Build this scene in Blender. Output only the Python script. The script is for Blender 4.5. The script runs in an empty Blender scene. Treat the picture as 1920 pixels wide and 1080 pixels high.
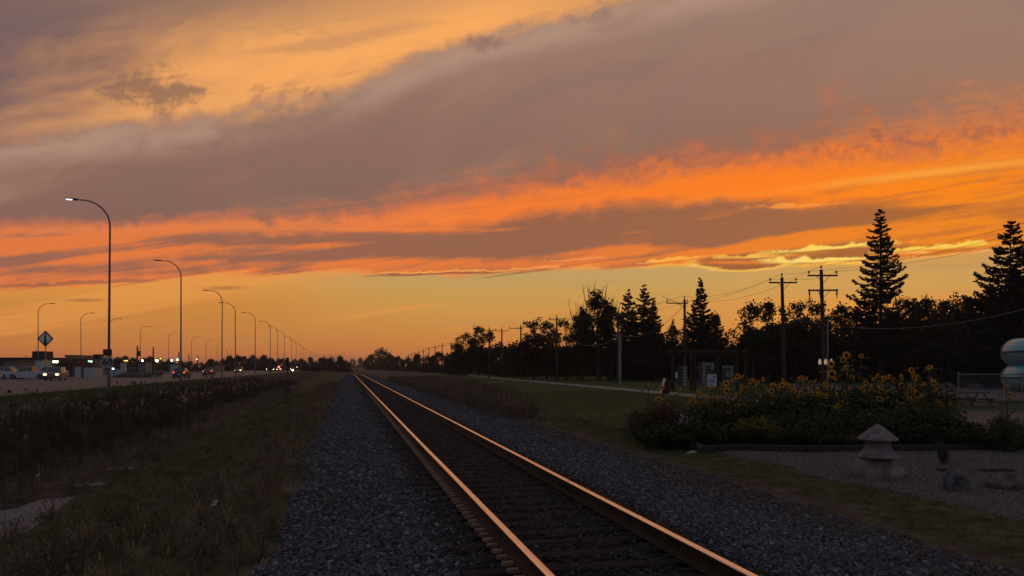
import bpy, bmesh, math, random
import numpy as np
from mathutils import Vector, Matrix, Euler
R = math.radians
rnd = random.Random(7)
scene = bpy.context.scene
col = scene.collection

# ------------------------------------------------------------------ camera, sky, sun, exposure
CAMZ = 1.77; F = 1400.0; HORY = 688.0
cam_data = bpy.data.cameras.new('camera')
cam = bpy.data.objects.new('camera', cam_data); col.objects.link(cam)
cam.location = (0, 0, CAMZ); cam.rotation_euler = (R(90), 0, 0)
cam_data.sensor_width = 36.0; cam_data.lens = F / 1920 * 36.0
cam_data.shift_y = (HORY - 540) / 1920.0
cam_data.clip_start = 0.1; cam_data.clip_end = 9000
scene.camera = cam
vs = scene.view_settings
vs.view_transform = 'Standard'; vs.look = 'None'; vs.exposure = 0.0; vs.gamma = 1.0
vs.use_curve_mapping = False
scene.render.engine = 'CYCLES'
cy = scene.cycles
cy.max_bounces = 6; cy.diffuse_bounces = 2; cy.glossy_bounces = 3; cy.transmission_bounces = 3
cy.transparent_max_bounces = 12; cy.volume_bounces = 1
cy.use_denoising = True
cy.volume_step_rate = 4.0

def s2l(c):
    c = c / 255.0
    return c / 12.92 if c <= 0.04045 else ((c + 0.055) / 1.055) ** 2.4
def RGB(r, g, b): return (s2l(r), s2l(g), s2l(b), 1.0)

SUN_AZ, SUN_EL = R(23.0), R(2.0)          # behind the spruces at the right
world = bpy.data.worlds.new('World'); scene.world = world; world.use_nodes = True
NT = world.node_tree; NT.nodes.clear()
class X:
    """an expression over one socket of the sky's node tree"""
    def __init__(s, k): s.k = k
    def __add__(a, b): return mth('ADD', a, b)
    def __radd__(a, b): return mth('ADD', b, a)
    def __sub__(a, b): return mth('SUBTRACT', a, b)
    def __rsub__(a, b): return mth('SUBTRACT', b, a)
    def __mul__(a, b): return mth('MULTIPLY', a, b)
    def __rmul__(a, b): return mth('MULTIPLY', b, a)
    def __truediv__(a, b): return mth('DIVIDE', a, b)
def put(inp, v):
    if isinstance(v, X): NT.links.new(v.k, inp)
    else: inp.default_value = v
def mth(op, a, b=0.0, c=None, clamp=False):
    n = NT.nodes.new('ShaderNodeMath'); n.operation = op; n.use_clamp = clamp
    put(n.inputs[0], a); put(n.inputs[1], b)
    if c is not None: put(n.inputs[2], c)
    return X(n.outputs[0])
def sstep(x, a, b):
    """0 at a, 1 at b (a may be larger than b)"""
    n = NT.nodes.new('ShaderNodeMapRange'); n.interpolation_type = 'SMOOTHSTEP'
    if not isinstance(a, X) and not isinstance(b, X) and a > b:
        put(n.inputs[0], x); n.inputs[1].default_value = b; n.inputs[2].default_value = a
        n.inputs[3].default_value = 1; n.inputs[4].default_value = 0
    else:
        put(n.inputs[0], x); put(n.inputs[1], a); put(n.inputs[2], b)
    return X(n.outputs[0])
def mix(a, b, f):
    n = NT.nodes.new('ShaderNodeMix'); n.data_type = 'RGBA'
    put(n.inputs[0], f); put(n.inputs[6], a); put(n.inputs[7], b)
    return X(n.outputs[2])
def curve(x, pts):
    """a smooth function of the bearing coordinate through pts [(x, y)]"""
    n = NT.nodes.new('ShaderNodeFloatCurve')
    lo, hi = -1500.0, 3500.0
    ys = [p[1] for p in pts]; y0, y1 = min(ys) - 5, max(ys) + 5
    put(n.inputs[1], (x - lo) * (1 / (hi - lo)))
    c = n.mapping.curves[0]
    q = [((px - lo) / (hi - lo), (py - y0) / (y1 - y0)) for px, py in pts]
    c.points[0].location = (0, q[0][1]); c.points[1].location = (1, q[-1][1])
    for p in q: c.points.new(*p)
    n.mapping.update()
    return X(n.outputs[0]) * (y1 - y0) + y0
def ramp(x, pts):
    n = NT.nodes.new('ShaderNodeValToRGB'); put(n.inputs[0], x)
    e = n.color_ramp.elements
    e[0].position = pts[0][0]; e[0].color = pts[0][1]
    e[1].position = pts[-1][0]; e[1].color = pts[-1][1]
    for p, c in pts[1:-1]:
        k = e.new(p); k.color = c
    return X(n.outputs[0])
def noise(x, y, sx, sy, detail=4.0, rough=0.55, dist=0.0, z=0.0):
    """about -1..1, cells sx by sy"""
    c = NT.nodes.new('ShaderNodeCombineXYZ')
    put(c.inputs[0], x * (1.0 / sx)); put(c.inputs[1], y * (1.0 / sy)); c.inputs[2].default_value = z
    n = NT.nodes.new('ShaderNodeTexNoise'); n.inputs['Scale'].default_value = 1.0
    n.inputs['Detail'].default_value = detail; n.inputs['Roughness'].default_value = rough
    n.inputs['Distortion'].default_value = dist
    NT.links.new(c.outputs[0], n.inputs['Vector'])
    return (X(n.outputs['Fac']) - 0.5) * 6.5
def gauss(u, v, cu, cv, ru, rv, slope=0.0):
    a = (u - cu) * (1.0 / ru); b = (v - cv + (u - cu) * slope) * (1.0 / rv)
    return mth('POWER', 2.71828, (a * a + b * b) * -1.0)

tc = NT.nodes.new('ShaderNodeTexCoord')
sp = NT.nodes.new('ShaderNodeSeparateXYZ'); NT.links.new(tc.outputs['Generated'], sp.inputs[0])
dx, dy, dz = X(sp.outputs[0]), X(sp.outputs[1]), X(sp.outputs[2])
dyc = mth('MAXIMUM', dy, 0.22)
# bearing and height as tangents to the west-facing track (scaled: 1400 units = 45 degrees)
u = dx / dyc * 1400.0 + 960.0
v = 688.0 - dz / dyc * 1400.0
u = mth('MINIMUM', mth('MAXIMUM', u, -1500.0), 3500.0)

# common domain: coordinates sheared along the cloud bands
vb = v + (u - 960.0) * 0.14
n1 = noise(u, vb, 330, 62, 5, 0.55, 0.4)               # long wisps
n2 = noise(u, vb, 95, 52, 5, 0.6, 0.7, 3.3)            # puffs
n3 = noise(u, vb, 420, 20, 4, 0.55, 0.5, 7.1)          # fine streaks
n6 = noise(u, v + (u - 960.0) * 0.035, 620, 26, 4, 0.5, 0.4, 17.3)      # flat veils low down
n4 = noise(u, v + (u - 960.0) * 0.3, 420, 150, 5, 0.55, 0.8, 11.0)      # broad
n5 = noise(u, vb, 34, 40, 4, 0.62, 0.5, 5.7)           # small mottles

eA = curve(u, [(-1500, 520), (-300, 300), (0, 268), (350, 238), (600, 190), (860, 92), (1100, 34), (1300, -15), (1800, -120), (3500, -300)])
eB = curve(u, [(-1500, 440), (-300, 420), (0, 412), (300, 405), (600, 384), (900, 330), (1150, 286), (1400, 248), (1600, 226), (1920, 182), (3500, 60)])
eC = curve(u, [(-1500, 460), (-300, 440), (0, 436), (300, 440), (500, 432), (700, 436), (850, 428), (1000, 404), (1150, 385), (1350, 378), (1600, 382), (1750, 372), (1920, 356), (3500, 260)])
eD = curve(u, [(-1500, 560), (-300, 545), (0, 540), (180, 536), (330, 520), (480, 512), (600, 506), (760, 516), (1000, 508), (1180, 500), (1280, 498), (1450, 497), (1620, 492), (1780, 476), (1920, 460), (3500, 380)])

# clear air low over the horizon
clearL = ramp((v - 440.0) * (1 / 260.0), [(0.0, RGB(222, 150, 76)), (0.35, RGB(226, 150, 70)), (0.5, RGB(212, 140, 62)), (0.62, RGB(206, 136, 64)), (0.8, RGB(206, 126, 60)), (0.92, RGB(204, 116, 66)), (1.0, RGB(176, 104, 72))])
clearM = ramp((v - 440.0) * (1 / 260.0), [(0.0, RGB(206, 165, 105)), (0.3, RGB(196, 160, 98)), (0.42, RGB(204, 158, 84)), (0.56, RGB(212, 152, 76)), (0.72, RGB(214, 140, 66)), (0.88, RGB(212, 124, 66)), (1.0, RGB(178, 104, 70))])
clearR = ramp((v - 440.0) * (1 / 260.0), [(0.0, RGB(222, 150, 80)), (0.2, RGB(204, 156, 88)), (0.35, RGB(210, 158, 84)), (0.5, RGB(222, 150, 70)), (0.7, RGB(226, 140, 62)), (0.88, RGB(230, 132, 66)), (1.0, RGB(190, 108, 70))])
skyc = mix(clearL, clearM, sstep(u + n4 * 60.0, 380.0, 820.0))
skyc = mix(skyc, clearR, sstep(u, 1150.0, 1650.0))
# thin orange veils in the clear band
veil = sstep(n3 * 0.9 + n1 * 0.5 + gauss(u, v, 150, 580, 330, 26, 0.20) * 2.6 + gauss(u, v, 420, 530, 420, 16, 0.1) * 1.6, 0.5, 2.2)
skyc = mix(skyc, RGB(238, 156, 74), veil * 0.62)
skyc = mix(skyc, RGB(226, 130, 70), sstep(n6 + n1 * 0.15, 0.1, 1.6) * sstep(v, 520.0, 640.0) * 0.5)
skyc = mix(skyc, RGB(178, 146, 92), sstep(n6 * -1.0 + n1 * 0.15, 0.1, 1.6) * 0.3)
# a few thin dark bars near the horizon
bars = gauss(u, v, 160, 563, 34, 3.0) + gauss(u, v, 420, 540, 36, 3.5, 0.02) + gauss(u, v, 620, 667, 34, 2.5)
skyc = mix(skyc, RGB(150, 98, 66), mth('MINIMUM', bars, 1.0) * 0.7)

# --- low deck (brown grey), between eC and eD
deckD = sstep((v - eD) + n3 * 4.0 + n1 * 5.0 + n2 * 1.5, 3.0, -4.0)
gL = ramp((u + 300.0) * (1 / 2500.0), [(0.0, RGB(160, 104, 84)), (0.3, RGB(156, 102, 80)), (0.52, RGB(152, 99, 74)), (0.7, RGB(158, 100, 68)), (0.8, RGB(170, 100, 50)), (0.9, RGB(186, 104, 44)), (1.0, RGB(170, 98, 60))])
oL = ramp((u + 300.0) * (1 / 2500.0), [(0.0, RGB(226, 120, 66)), (0.35, RGB(236, 126, 62)), (0.55, RGB(232, 122, 56)), (0.7, RGB(240, 128, 40)), (0.85, RGB(246, 136, 24)), (1.0, RGB(240, 130, 40))])
# how much of the deck is lit orange: more at the left, near its foot and in streaks
rel = (v - eC) / (eD - eC)
lit = n1 * 0.34 + n3 * 0.40 + n2 * 0.13 + n5 * 0.07
lit = lit + curve(u, [(-1500, 0.3), (0, 0.62), (250, 0.42), (600, 0.26), (900, 0.10), (1150, -0.12), (1400, -0.30), (1600, -0.08), (1750, 0.2), (3500, 0.3)])
lit = lit + gauss(u, v, 60, 455, 260, 16, 0.12) * 0.9 + gauss(u, v, 560, 462, 240, 12, 0.02) * 0.5 + gauss(u, v, 760, 490, 560, 12, -0.02) * 0.6
lit = lit - gauss(u, v, 560, 446, 300, 10, 0.0) * 1.3 - gauss(u, v, 150, 476, 210, 9, 0.10) * 1.0 - gauss(u, v, 820, 466, 260, 13, 0.02) * 1.2 - gauss(u, v, 520, 484, 180, 6, 0.0) * 0.9
lit = lit - gauss(u, v, 1050, 440, 260, 26, 0.1) * 0.9 - gauss(u, v, 80, 440, 90, 6, 0.0) * 0.9 - gauss(u, v, 100, 505, 160, 10, 0.02) * 0.6
lit = lit + gauss(u, v, 1430, 462, 170, 12, 0.12) * 1.5 + gauss(u, v, 1190, 470, 130, 15, 0.02) * 1.1 + gauss(u, v, 1540, 440, 140, 12, 0.14) * 1.2
lit = lit + gauss(u, v, 1760, 430, 110, 30, 0.1) * 0.9 + gauss(u, v, 1850, 370, 130, 7, 0.1) * 1.3 + gauss(u, v, 1180, 437, 60, 4, 0.05) * 0.7 + gauss(u, v, 1000, 452, 90, 4, 0.03) * 0.6 + gauss(u, v, 700, 430, 200, 4, 0.0) * 0.7
lit = lit - gauss(u, v, 1620, 410, 170, 18, 0.05) * 0.8 - gauss(u, v, 1820, 336, 120, 9, 0.1) * 0.9
lit = lit + sstep(rel + n3 * 0.08, 0.78, 1.0) * 0.35
deck = mix(gL, oL, sstep(lit, -0.25, 0.75))
skyc = mix(skyc, deck, deckD)
# glowing rim at the deck's foot
rimw = mth('ABSOLUTE', (v - eD) + n3 * 4.0 + n1 * 5.0 + n2 * 1.5 + 1.0)
rim = sstep(rimw, 6.0, 0.0) * sstep(n3 + n5 * 0.3, -0.9, 0.5) * 0.9
skyc = mix(skyc, mix(RGB(240, 142, 70), RGB(255, 190, 70), sstep(u, 900.0, 1500.0)), rim)

# --- lit orange belt between eB and eC
relB = (v - eB) / (eC - eB)
puff = curve(u, [(-1500, 0.3), (0, 0.3), (450, 0.5), (900, 0.9), (1400, 1.2), (1920, 1.3), (3500, 1.2)])
softB = curve(u, [(-1500, 30), (0, 22), (300, 20), (600, 44), (1000, 66), (1400, 78), (1920, 90), (3500, 80)])
tat_n = noise(u - vb * 0.5, vb, 34, 52, 5, 0.64, 0.7, 21.0)
mB = sstep((v - eB) + n2 * 12.0 * puff + n5 * 8.0 * puff + tat_n * 15.0 * puff + n4 * 7.0, softB * -0.5, softB * 1.0)
mC = sstep((v - eC) + n5 * 3.0 + n2 * 8.0 + n3 * 4.0 + n1 * 3.0, 15.0, -19.0)
oB = ramp((u + 300.0) * (1 / 2500.0), [(0.0, RGB(222, 126, 82)), (0.2, RGB(230, 128, 74)), (0.36, RGB(232, 128, 70)), (0.5, RGB(250, 126, 50)), (0.68, RGB(255, 128, 30)), (0.85, RGB(255, 136, 14)), (1.0, RGB(240, 124, 50))])
oBtop = ramp((u + 300.0) * (1 / 2500.0), [(0.0, RGB(180, 112, 88)), (0.36, RGB(184, 110, 82)), (0.55, RGB(214, 112, 68)), (0.75, RGB(228, 114, 60)), (0.9, RGB(226, 118, 66)), (1.0, RGB(232, 118, 60))])
tat2 = noise(u, vb, 40, 26, 5, 0.62, 0.5, 31.0)
belt = mix(oBtop, oB, sstep(relB + n2 * 0.07 + n5 * 0.04, 0.05, 0.74))
belt = mix(belt, RGB(150, 96, 80), sstep(tat2 * 0.7 + tat_n * 0.5 + n5 * 0.4, -0.5, 0.9) * sstep(relB + n2 * 0.05, 0.70, 0.28) * sstep(relB, -0.25, 0.05) * sstep(u, 600.0, 1250.0) * 0.8)
belt = mix(belt, RGB(190, 104, 66), sstep(n3 + n1 * 0.8, 0.2, 1.5) * 0.38)
belt = mix(belt, RGB(255, 150, 62), sstep(n1 - n3 * 0.5, 0.3, 1.6) * sstep(relB, 0.3, 0.8) * 0.4)
beltm = mB * mC
skyc = mix(skyc, belt, beltm)
brk = sstep(n3 * 0.9 + n1 * 0.5 + n2 * 0.2, -0.4, 1.0) * sstep(u, 1380.0, 1650.0) * sstep(v - (330.0 - (u - 1700.0) * 0.12), -6.0, 14.0)
skyc = mix(skyc, RGB(176, 104, 52), brk * deckD * 0.62)
# the bright line rising to the right
hot = gauss(u, v, 1760, 322, 300, 8.0, 0.115) * sstep(n1 + n3 * 0.5, -1.6, 0.4)
skyc = mix(skyc, RGB(255, 164, 58), mth('MINIMUM', hot * 1.0, 1.0) * 0.85)
hot2 = sstep(gauss(u, v + n5 * 1.5 + n3 * 2.0, 1500, 385, 110, 7.0, 0.06) + n5 * 0.22 + n3 * 0.15, 0.45, 0.95) * gauss(u, v, 1500, 385, 150, 20.0, 0.06)
skyc = mix(skyc, RGB(250, 146, 58), hot2)

# --- the big grey band above eB, up to eA
greyc = ramp((v - 0.0) * (1 / 420.0), [(0.0, RGB(156, 124, 108)), (0.3, RGB(154, 120, 104)), (0.65, RGB(143, 109, 95)), (1.0, RGB(136, 100, 90))])
greyc = mix(greyc, RGB(166, 126, 102), sstep(n4 + n1 * 0.3, -0.4, 1.6) * 0.5)
greyc = mix(greyc, RGB(174, 138, 118), sstep(n2 * 0.6 + n4 * 0.6 + n1 * 0.4, 0.3, 1.8) * sstep(v - eA, 190.0, 20.0) * 0.5)
greyc = mix(greyc, RGB(128, 98, 90), sstep(n4 * -1.0 + n2 * 0.25, 0.1, 1.8) * 0.35)
greyc = mix(greyc, RGB(168, 116, 88), sstep(u, 1300.0, 1900.0) * sstep(v, 40.0, 200.0) * 0.4)
greyc = mix(greyc, RGB(196, 112, 80), gauss(u + n2 * 12.0, v, 1568, 180, 30, 30) * sstep(n5 + n2, -1.0, 1.0) * 0.4)
mG = (1.0 - mB) * sstep(v, eC + 14.0, eC - 6.0)
skyc = mix(skyc, greyc, mG)

# --- high lit layer above eA
relA = (eA - v) * (1 / 260.0)
hiC = ramp((v + 60.0) * (1 / 380.0), [(0.0, RGB(214, 150, 98)), (0.3, RGB(232, 162, 98)), (0.6, RGB(234, 162, 98)), (1.0, RGB(220, 158, 112))])
glow = gauss(u, v, 470, 118, 330, 70, 0.12) + gauss(u, v, 860, 48, 190, 40, 0.28) * 0.9 + gauss(u, v, 180, 205, 150, 30, 0.0) * 0.35
hiC = mix(hiC, RGB(255, 174, 96), mth('MINIMUM', glow * (1.0 + n1 * 0.3), 1.0))
hiC = mix(hiC, RGB(190, 138, 98), sstep(n1 * 0.6 + n4 * 0.5 + n3 * 0.2 + n2 * 0.35, 0.0, 1.5) * 0.75)
hiC = mix(hiC, RGB(255, 186, 100), sstep(n1 * -0.7 + n2 * 0.4, 0.4, 1.6) * 0.5)
hiC = mix(hiC, RGB(196, 140, 98), sstep(n2 * 0.6 + n5 * 0.35 + n1 * 0.5, 0.3, 1.8) * sstep(u, 350.0, 600.0) * 0.55)
hiC = mix(hiC, RGB(206, 146, 100), mth('MINIMUM', gauss(u, v, 700, 62, 150, 14, 0.2) + gauss(u, v, 560, 92, 110, 12, 0.1) + gauss(u, v, 90, 215, 120, 16, 0.0), 1.0) * sstep(n2 + n3, -1.2, 0.8) * 0.7)
# mauve cloud in the top corner
corner = sstep((u - 220.0) * 0.50 + (v - 75.0) * 0.85 + n4 * 55.0 + n1 * 35.0 + n2 * 18.0, 190.0, -130.0)
hiC = mix(hiC, RGB(124, 98, 96), corner)
hiC = mix(hiC, RGB(150, 116, 96), gauss(u, v, 360, -12, 280, 40, 0.0) * 0.85)
hiC = mix(hiC, RGB(186, 136, 98), gauss(u, v, 520, 40, 240, 22, 0.1) * 0.35)
mA = sstep((v - eA) + n4 * 12.0 + n2 * 8.0 + n5 * 5.0, 16.0, -34.0)
skyc = mix(skyc, hiC, mA)
# pale fringe where the band meets the lit layer
fr = sstep(mth('ABSOLUTE', (v - eA) + n4 * 12.0 + n2 * 9.0 - 24.0), 44.0, 0.0) * sstep(n4 + n2 * 0.5, -1.3, 0.8)
skyc = mix(skyc, RGB(190, 154, 132), fr * 0.62)
# ragged dark cloud hanging in the lit layer
rag = gauss(u, v, 215, 135, 130, 38, -0.2) * 0.95 + gauss(u, v, 265, 176, 85, 32, 0.0) * 0.9 + gauss(u, v, 370, 166, 130, 11, 0.03) * 0.75 + gauss(u, v, 590, 176, 60, 14, 0.0) * 0.9 + gauss(u, v, 130, 112, 90, 18, -0.1) * 0.7
rag = sstep(rag * 0.80 + n2 * 0.50 + n5 * 0.42 + n3 * 0.25, 0.30, 1.45) * sstep(rag, 0.04, 0.35)
skyc = mix(skyc, RGB(146, 108, 88), rag * 0.85)
# dark tatters on the band's upper edge
tat = gauss(u, v, 905, 78, 60, 22, 0.0) + gauss(u, v, 1090, 32, 90, 18, 0.1) * 0.6
skyc = mix(skyc, RGB(140, 108, 94), sstep(tat + n5 * 0.2 + n2 * 0.2, 0.35, 1.1) * sstep(tat, 0.03, 0.3) * 0.8)

# --- the lens cloud and its burning edges over the poles
lens_d = ((u - 1385.0) * (1 / 84.0)) * ((u - 1385.0) * (1 / 84.0)) + ((v - 491.0) * (1 / 14.0)) * ((v - 491.0) * (1 / 14.0)) + n3 * 0.22 + n5 * 0.13
lens = sstep(lens_d, 1.2, 0.7)
skyc = mix(skyc, RGB(255, 196, 84), sstep(lens_d, 1.9, 1.0) * sstep(v + n5 * 2.0, 480.0, 500.0) * 0.9)
lensc = mix(RGB(160, 92, 52), RGB(236, 128, 52), gauss(u, v, 1385, 492, 80, 3.5) * 0.9)
skyc = mix(skyc, lensc, lens)
def streak(cu, cv, ru, rv, slope, colr, amt=1.0, k=1.0):
    global skyc
    g = gauss(u, v + n3 * 2.6 * k + n5 * 2.0 * k, cu, cv, ru, rv, slope)
    skyc = mix(skyc, colr, sstep(g + n5 * 0.2, 0.2, 0.8) * sstep(g, 0.02, 0.2) * amt)
streak(1460, 478, 120, 5.5, 0.05, RGB(255, 190, 78))
streak(1530, 474, 95, 8.0, 0.04, RGB(166, 94, 42), 0.8)
streak(1560, 464, 130, 5.0, 0.07, RGB(255, 214, 96))
streak(1545, 487, 130, 5.0, 0.03, RGB(255, 218, 110))
streak(1590, 494, 60, 3.2, 0.02, RGB(255, 190, 84))
streak(1760, 462, 130, 5.4, 0.08, RGB(255, 206, 84))
streak(1700, 474, 60, 3.4, 0.04, RGB(255, 172, 76), 0.9)
streak(1800, 474, 130, 3.0, 0.09, RGB(246, 164, 90), 0.8)
streak(1255, 487, 70, 3.2, 0.09, RGB(255, 176, 72))
streak(1080, 486, 60, 2.6, 0.04, RGB(246, 158, 84), 0.8)
streak(640, 516, 60, 2.5, 0.02, RGB(240, 150, 84), 0.6)
streak(830, 513, 170, 3.0, 0.045, RGB(158, 96, 66), 0.9)
streak(900, 506, 220, 2.2, 0.045, RGB(250, 168, 82), 0.8)
streak(190, 528, 130, 4.0, 0.03, RGB(168, 104, 72), 0.8)
streak(60, 534, 90, 3.0, 0.03, RGB(160, 100, 74), 0.8)

# beyond the frame: the same cloud cover, dimmer and bluer away from the afterglow
up = sstep(dz, 0.42, 0.85)
skyc = mix(skyc, mix(RGB(136, 126, 126), RGB(112, 116, 130), sstep(n4, -1.0, 1.0)), up)
side = sstep(dy + dx * 0.15, 0.66, 0.0)
east = ramp(dz, [(0.0, RGB(104, 98, 104)), (0.15, RGB(122, 120, 132)), (0.5, RGB(116, 122, 140)), (1.0, RGB(112, 118, 134))])
skyc = mix(skyc, east, side)
skyc = mix(skyc, RGB(60, 50, 46), sstep(dz, -0.005, -0.05))

nish = NT.nodes.new('ShaderNodeTexSky'); nish.sky_type = 'NISHITA'; nish.sun_disc = False
nish.sun_elevation = SUN_EL; nish.sun_rotation = SUN_AZ; nish.air_density = 1.0; nish.dust_density = 2.0
bg1 = NT.nodes.new('ShaderNodeBackground'); NT.links.new(skyc.k, bg1.inputs['Color']); bg1.inputs['Strength'].default_value = 1.0
bg2 = NT.nodes.new('ShaderNodeBackground'); NT.links.new(nish.outputs[0], bg2.inputs['Color']); bg2.inputs['Strength'].default_value = 0.05
mx = NT.nodes.new('ShaderNodeMixShader'); mx.inputs[0].default_value = 0.04
NT.links.new(bg1.outputs[0], mx.inputs[1]); NT.links.new(bg2.outputs[0], mx.inputs[2])
wo = NT.nodes.new('ShaderNodeOutputWorld'); NT.links.new(mx.outputs[0], wo.inputs['Surface'])
world.cycles.sampling_method = 'MANUAL'; world.cycles.sample_map_resolution = 512

sun_d = bpy.data.lights.new('sun', 'SUN'); sun_d.energy = 0.12; sun_d.angle = R(4); sun_d.color = (1.0, 0.48, 0.2)
sun = bpy.data.objects.new('sun', sun_d); col.objects.link(sun)
sun.rotation_euler = Vector((math.sin(SUN_AZ) * math.cos(SUN_EL), math.cos(SUN_AZ) * math.cos(SUN_EL), math.sin(SUN_EL))).to_track_quat('Z', 'Y').to_euler()

# ------------------------------------------------------------------ helpers
TH = math.atan((960 - 650.5) / F)
TV = Vector((-math.sin(TH), math.cos(TH), 0)); SV = Vector((math.cos(TH), math.sin(TH), 0))
def W(s, t, z=0.0): return SV * s + TV * t + Vector((0, 0, z))
def st(x, y): return (x * math.cos(TH) + y * math.sin(TH), -x * math.sin(TH) + y * math.cos(TH))
def at(px, d, z=0.0): return Vector(((px - 960) / F * d, d, z))
def pz(py, d): return CAMZ - (py - HORY) / F * d
def smooth(a, b, x):
    k = min(1, max(0, (x - a) / (b - a))); return k * k * (3 - 2 * k)

PROFILE = [(-900, -0.4), (-120, -0.15), (-56, -0.12), (-49, -0.05), (-20, -0.02), (-15.5, 0.02), (-13, -0.35), (-8, -0.85), (-5.8, -0.92), (-4.6, -0.72),
           (-2.8, -0.42), (-0.9, -0.16), (0.2, -0.045), (3.9, -0.045), (5.2, -0.17), (6.6, -0.29), (9, -0.27), (60, -0.28), (160, -0.3), (900, -0.3)]
PS = np.array([p[0] for p in PROFILE]); PZ = np.array([p[1] for p in PROFILE])
def ground_st(s, t):
    s = np.asarray(s, float); t = np.asarray(t, float)
    z = np.interp(s, PS, PZ)
    soft = np.clip((np.abs(s + 5) - 0) / 6, 0, 1)
    bump = 0.05 * np.sin(s * 1.3 + t * 0.23) + 0.04 * np.sin(t * 0.61 - s * 0.7)
    k = np.clip((-1.2 - s) / 1.5, 0, 1) * np.clip((s + 15) / 1.5, 0, 1)
    z = z + bump * k
    ditch = np.clip(1 - (t - 90) / 160, 0.25, 1)            # the ditch gets shallower far off
    z = np.where((s < -0.9) & (s > -15.5), -0.1 + (z + 0.1) * ditch, z)
    drop = np.clip(t - 165, 0, 35)                          # the line dips past a slight crest
    z = z - 0.00042 * drop * drop * np.clip(1 - np.abs(s - 2.3) / 9, 0, 1)
    return z
def gz(x, y):
    s, t = st(x, y); return float(ground_st(s, t))
def ground_at(px, d):
    p = at(px, d); p.z = gz(p.x, p.y); return p

def link(o, parent=None):
    col.objects.link(o)
    if parent is not None: o.parent = parent
    return o
def tag(o, label=None, cat=None, group=None, kind=None):
    if label: o['label'] = label
    if cat: o['category'] = cat
    if group: o['group'] = group
    if kind: o['kind'] = kind
    return o
def empty(name, loc, rz=0.0, label=None, cat=None, group=None, kind=None):
    o = bpy.data.objects.new(name, None); link(o); o.location = loc; o.rotation_euler = (0, 0, rz)
    o.empty_display_size = 0.2
    return tag(o, label, cat, group, kind)
def dup(root, loc, rz=0.0, sc=None, label=None, group=None):
    """copy a thing with its parts and sub-parts; mesh data is shared"""
    def cp(o, parent):
        c = o.copy(); col.objects.link(c)
        if parent is not None: c.parent = parent
        for ch in kids.get(o.name, []): cp(ch, c)
        return c
    kids = {}
    def walk(o):
        kids[o.name] = list(o.children)
        for ch in o.children: walk(ch)
    walk(root)
    c = cp(root, None); c.location = loc; c.rotation_euler = (0, 0, rz)
    if sc is not None: c.scale = sc if hasattr(sc, '__len__') else (sc, sc, sc)
    if label: c['label'] = label
    if group: c['group'] = group
    return c
def place(o, loc, rz=0.0, sc=None, label=None, group=None):
    o.location = loc; o.rotation_euler = (0, 0, rz)
    if sc is not None: o.scale = sc if hasattr(sc, '__len__') else (sc, sc, sc)
    if label: o['label'] = label
    if group: o['group'] = group
    return o

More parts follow.
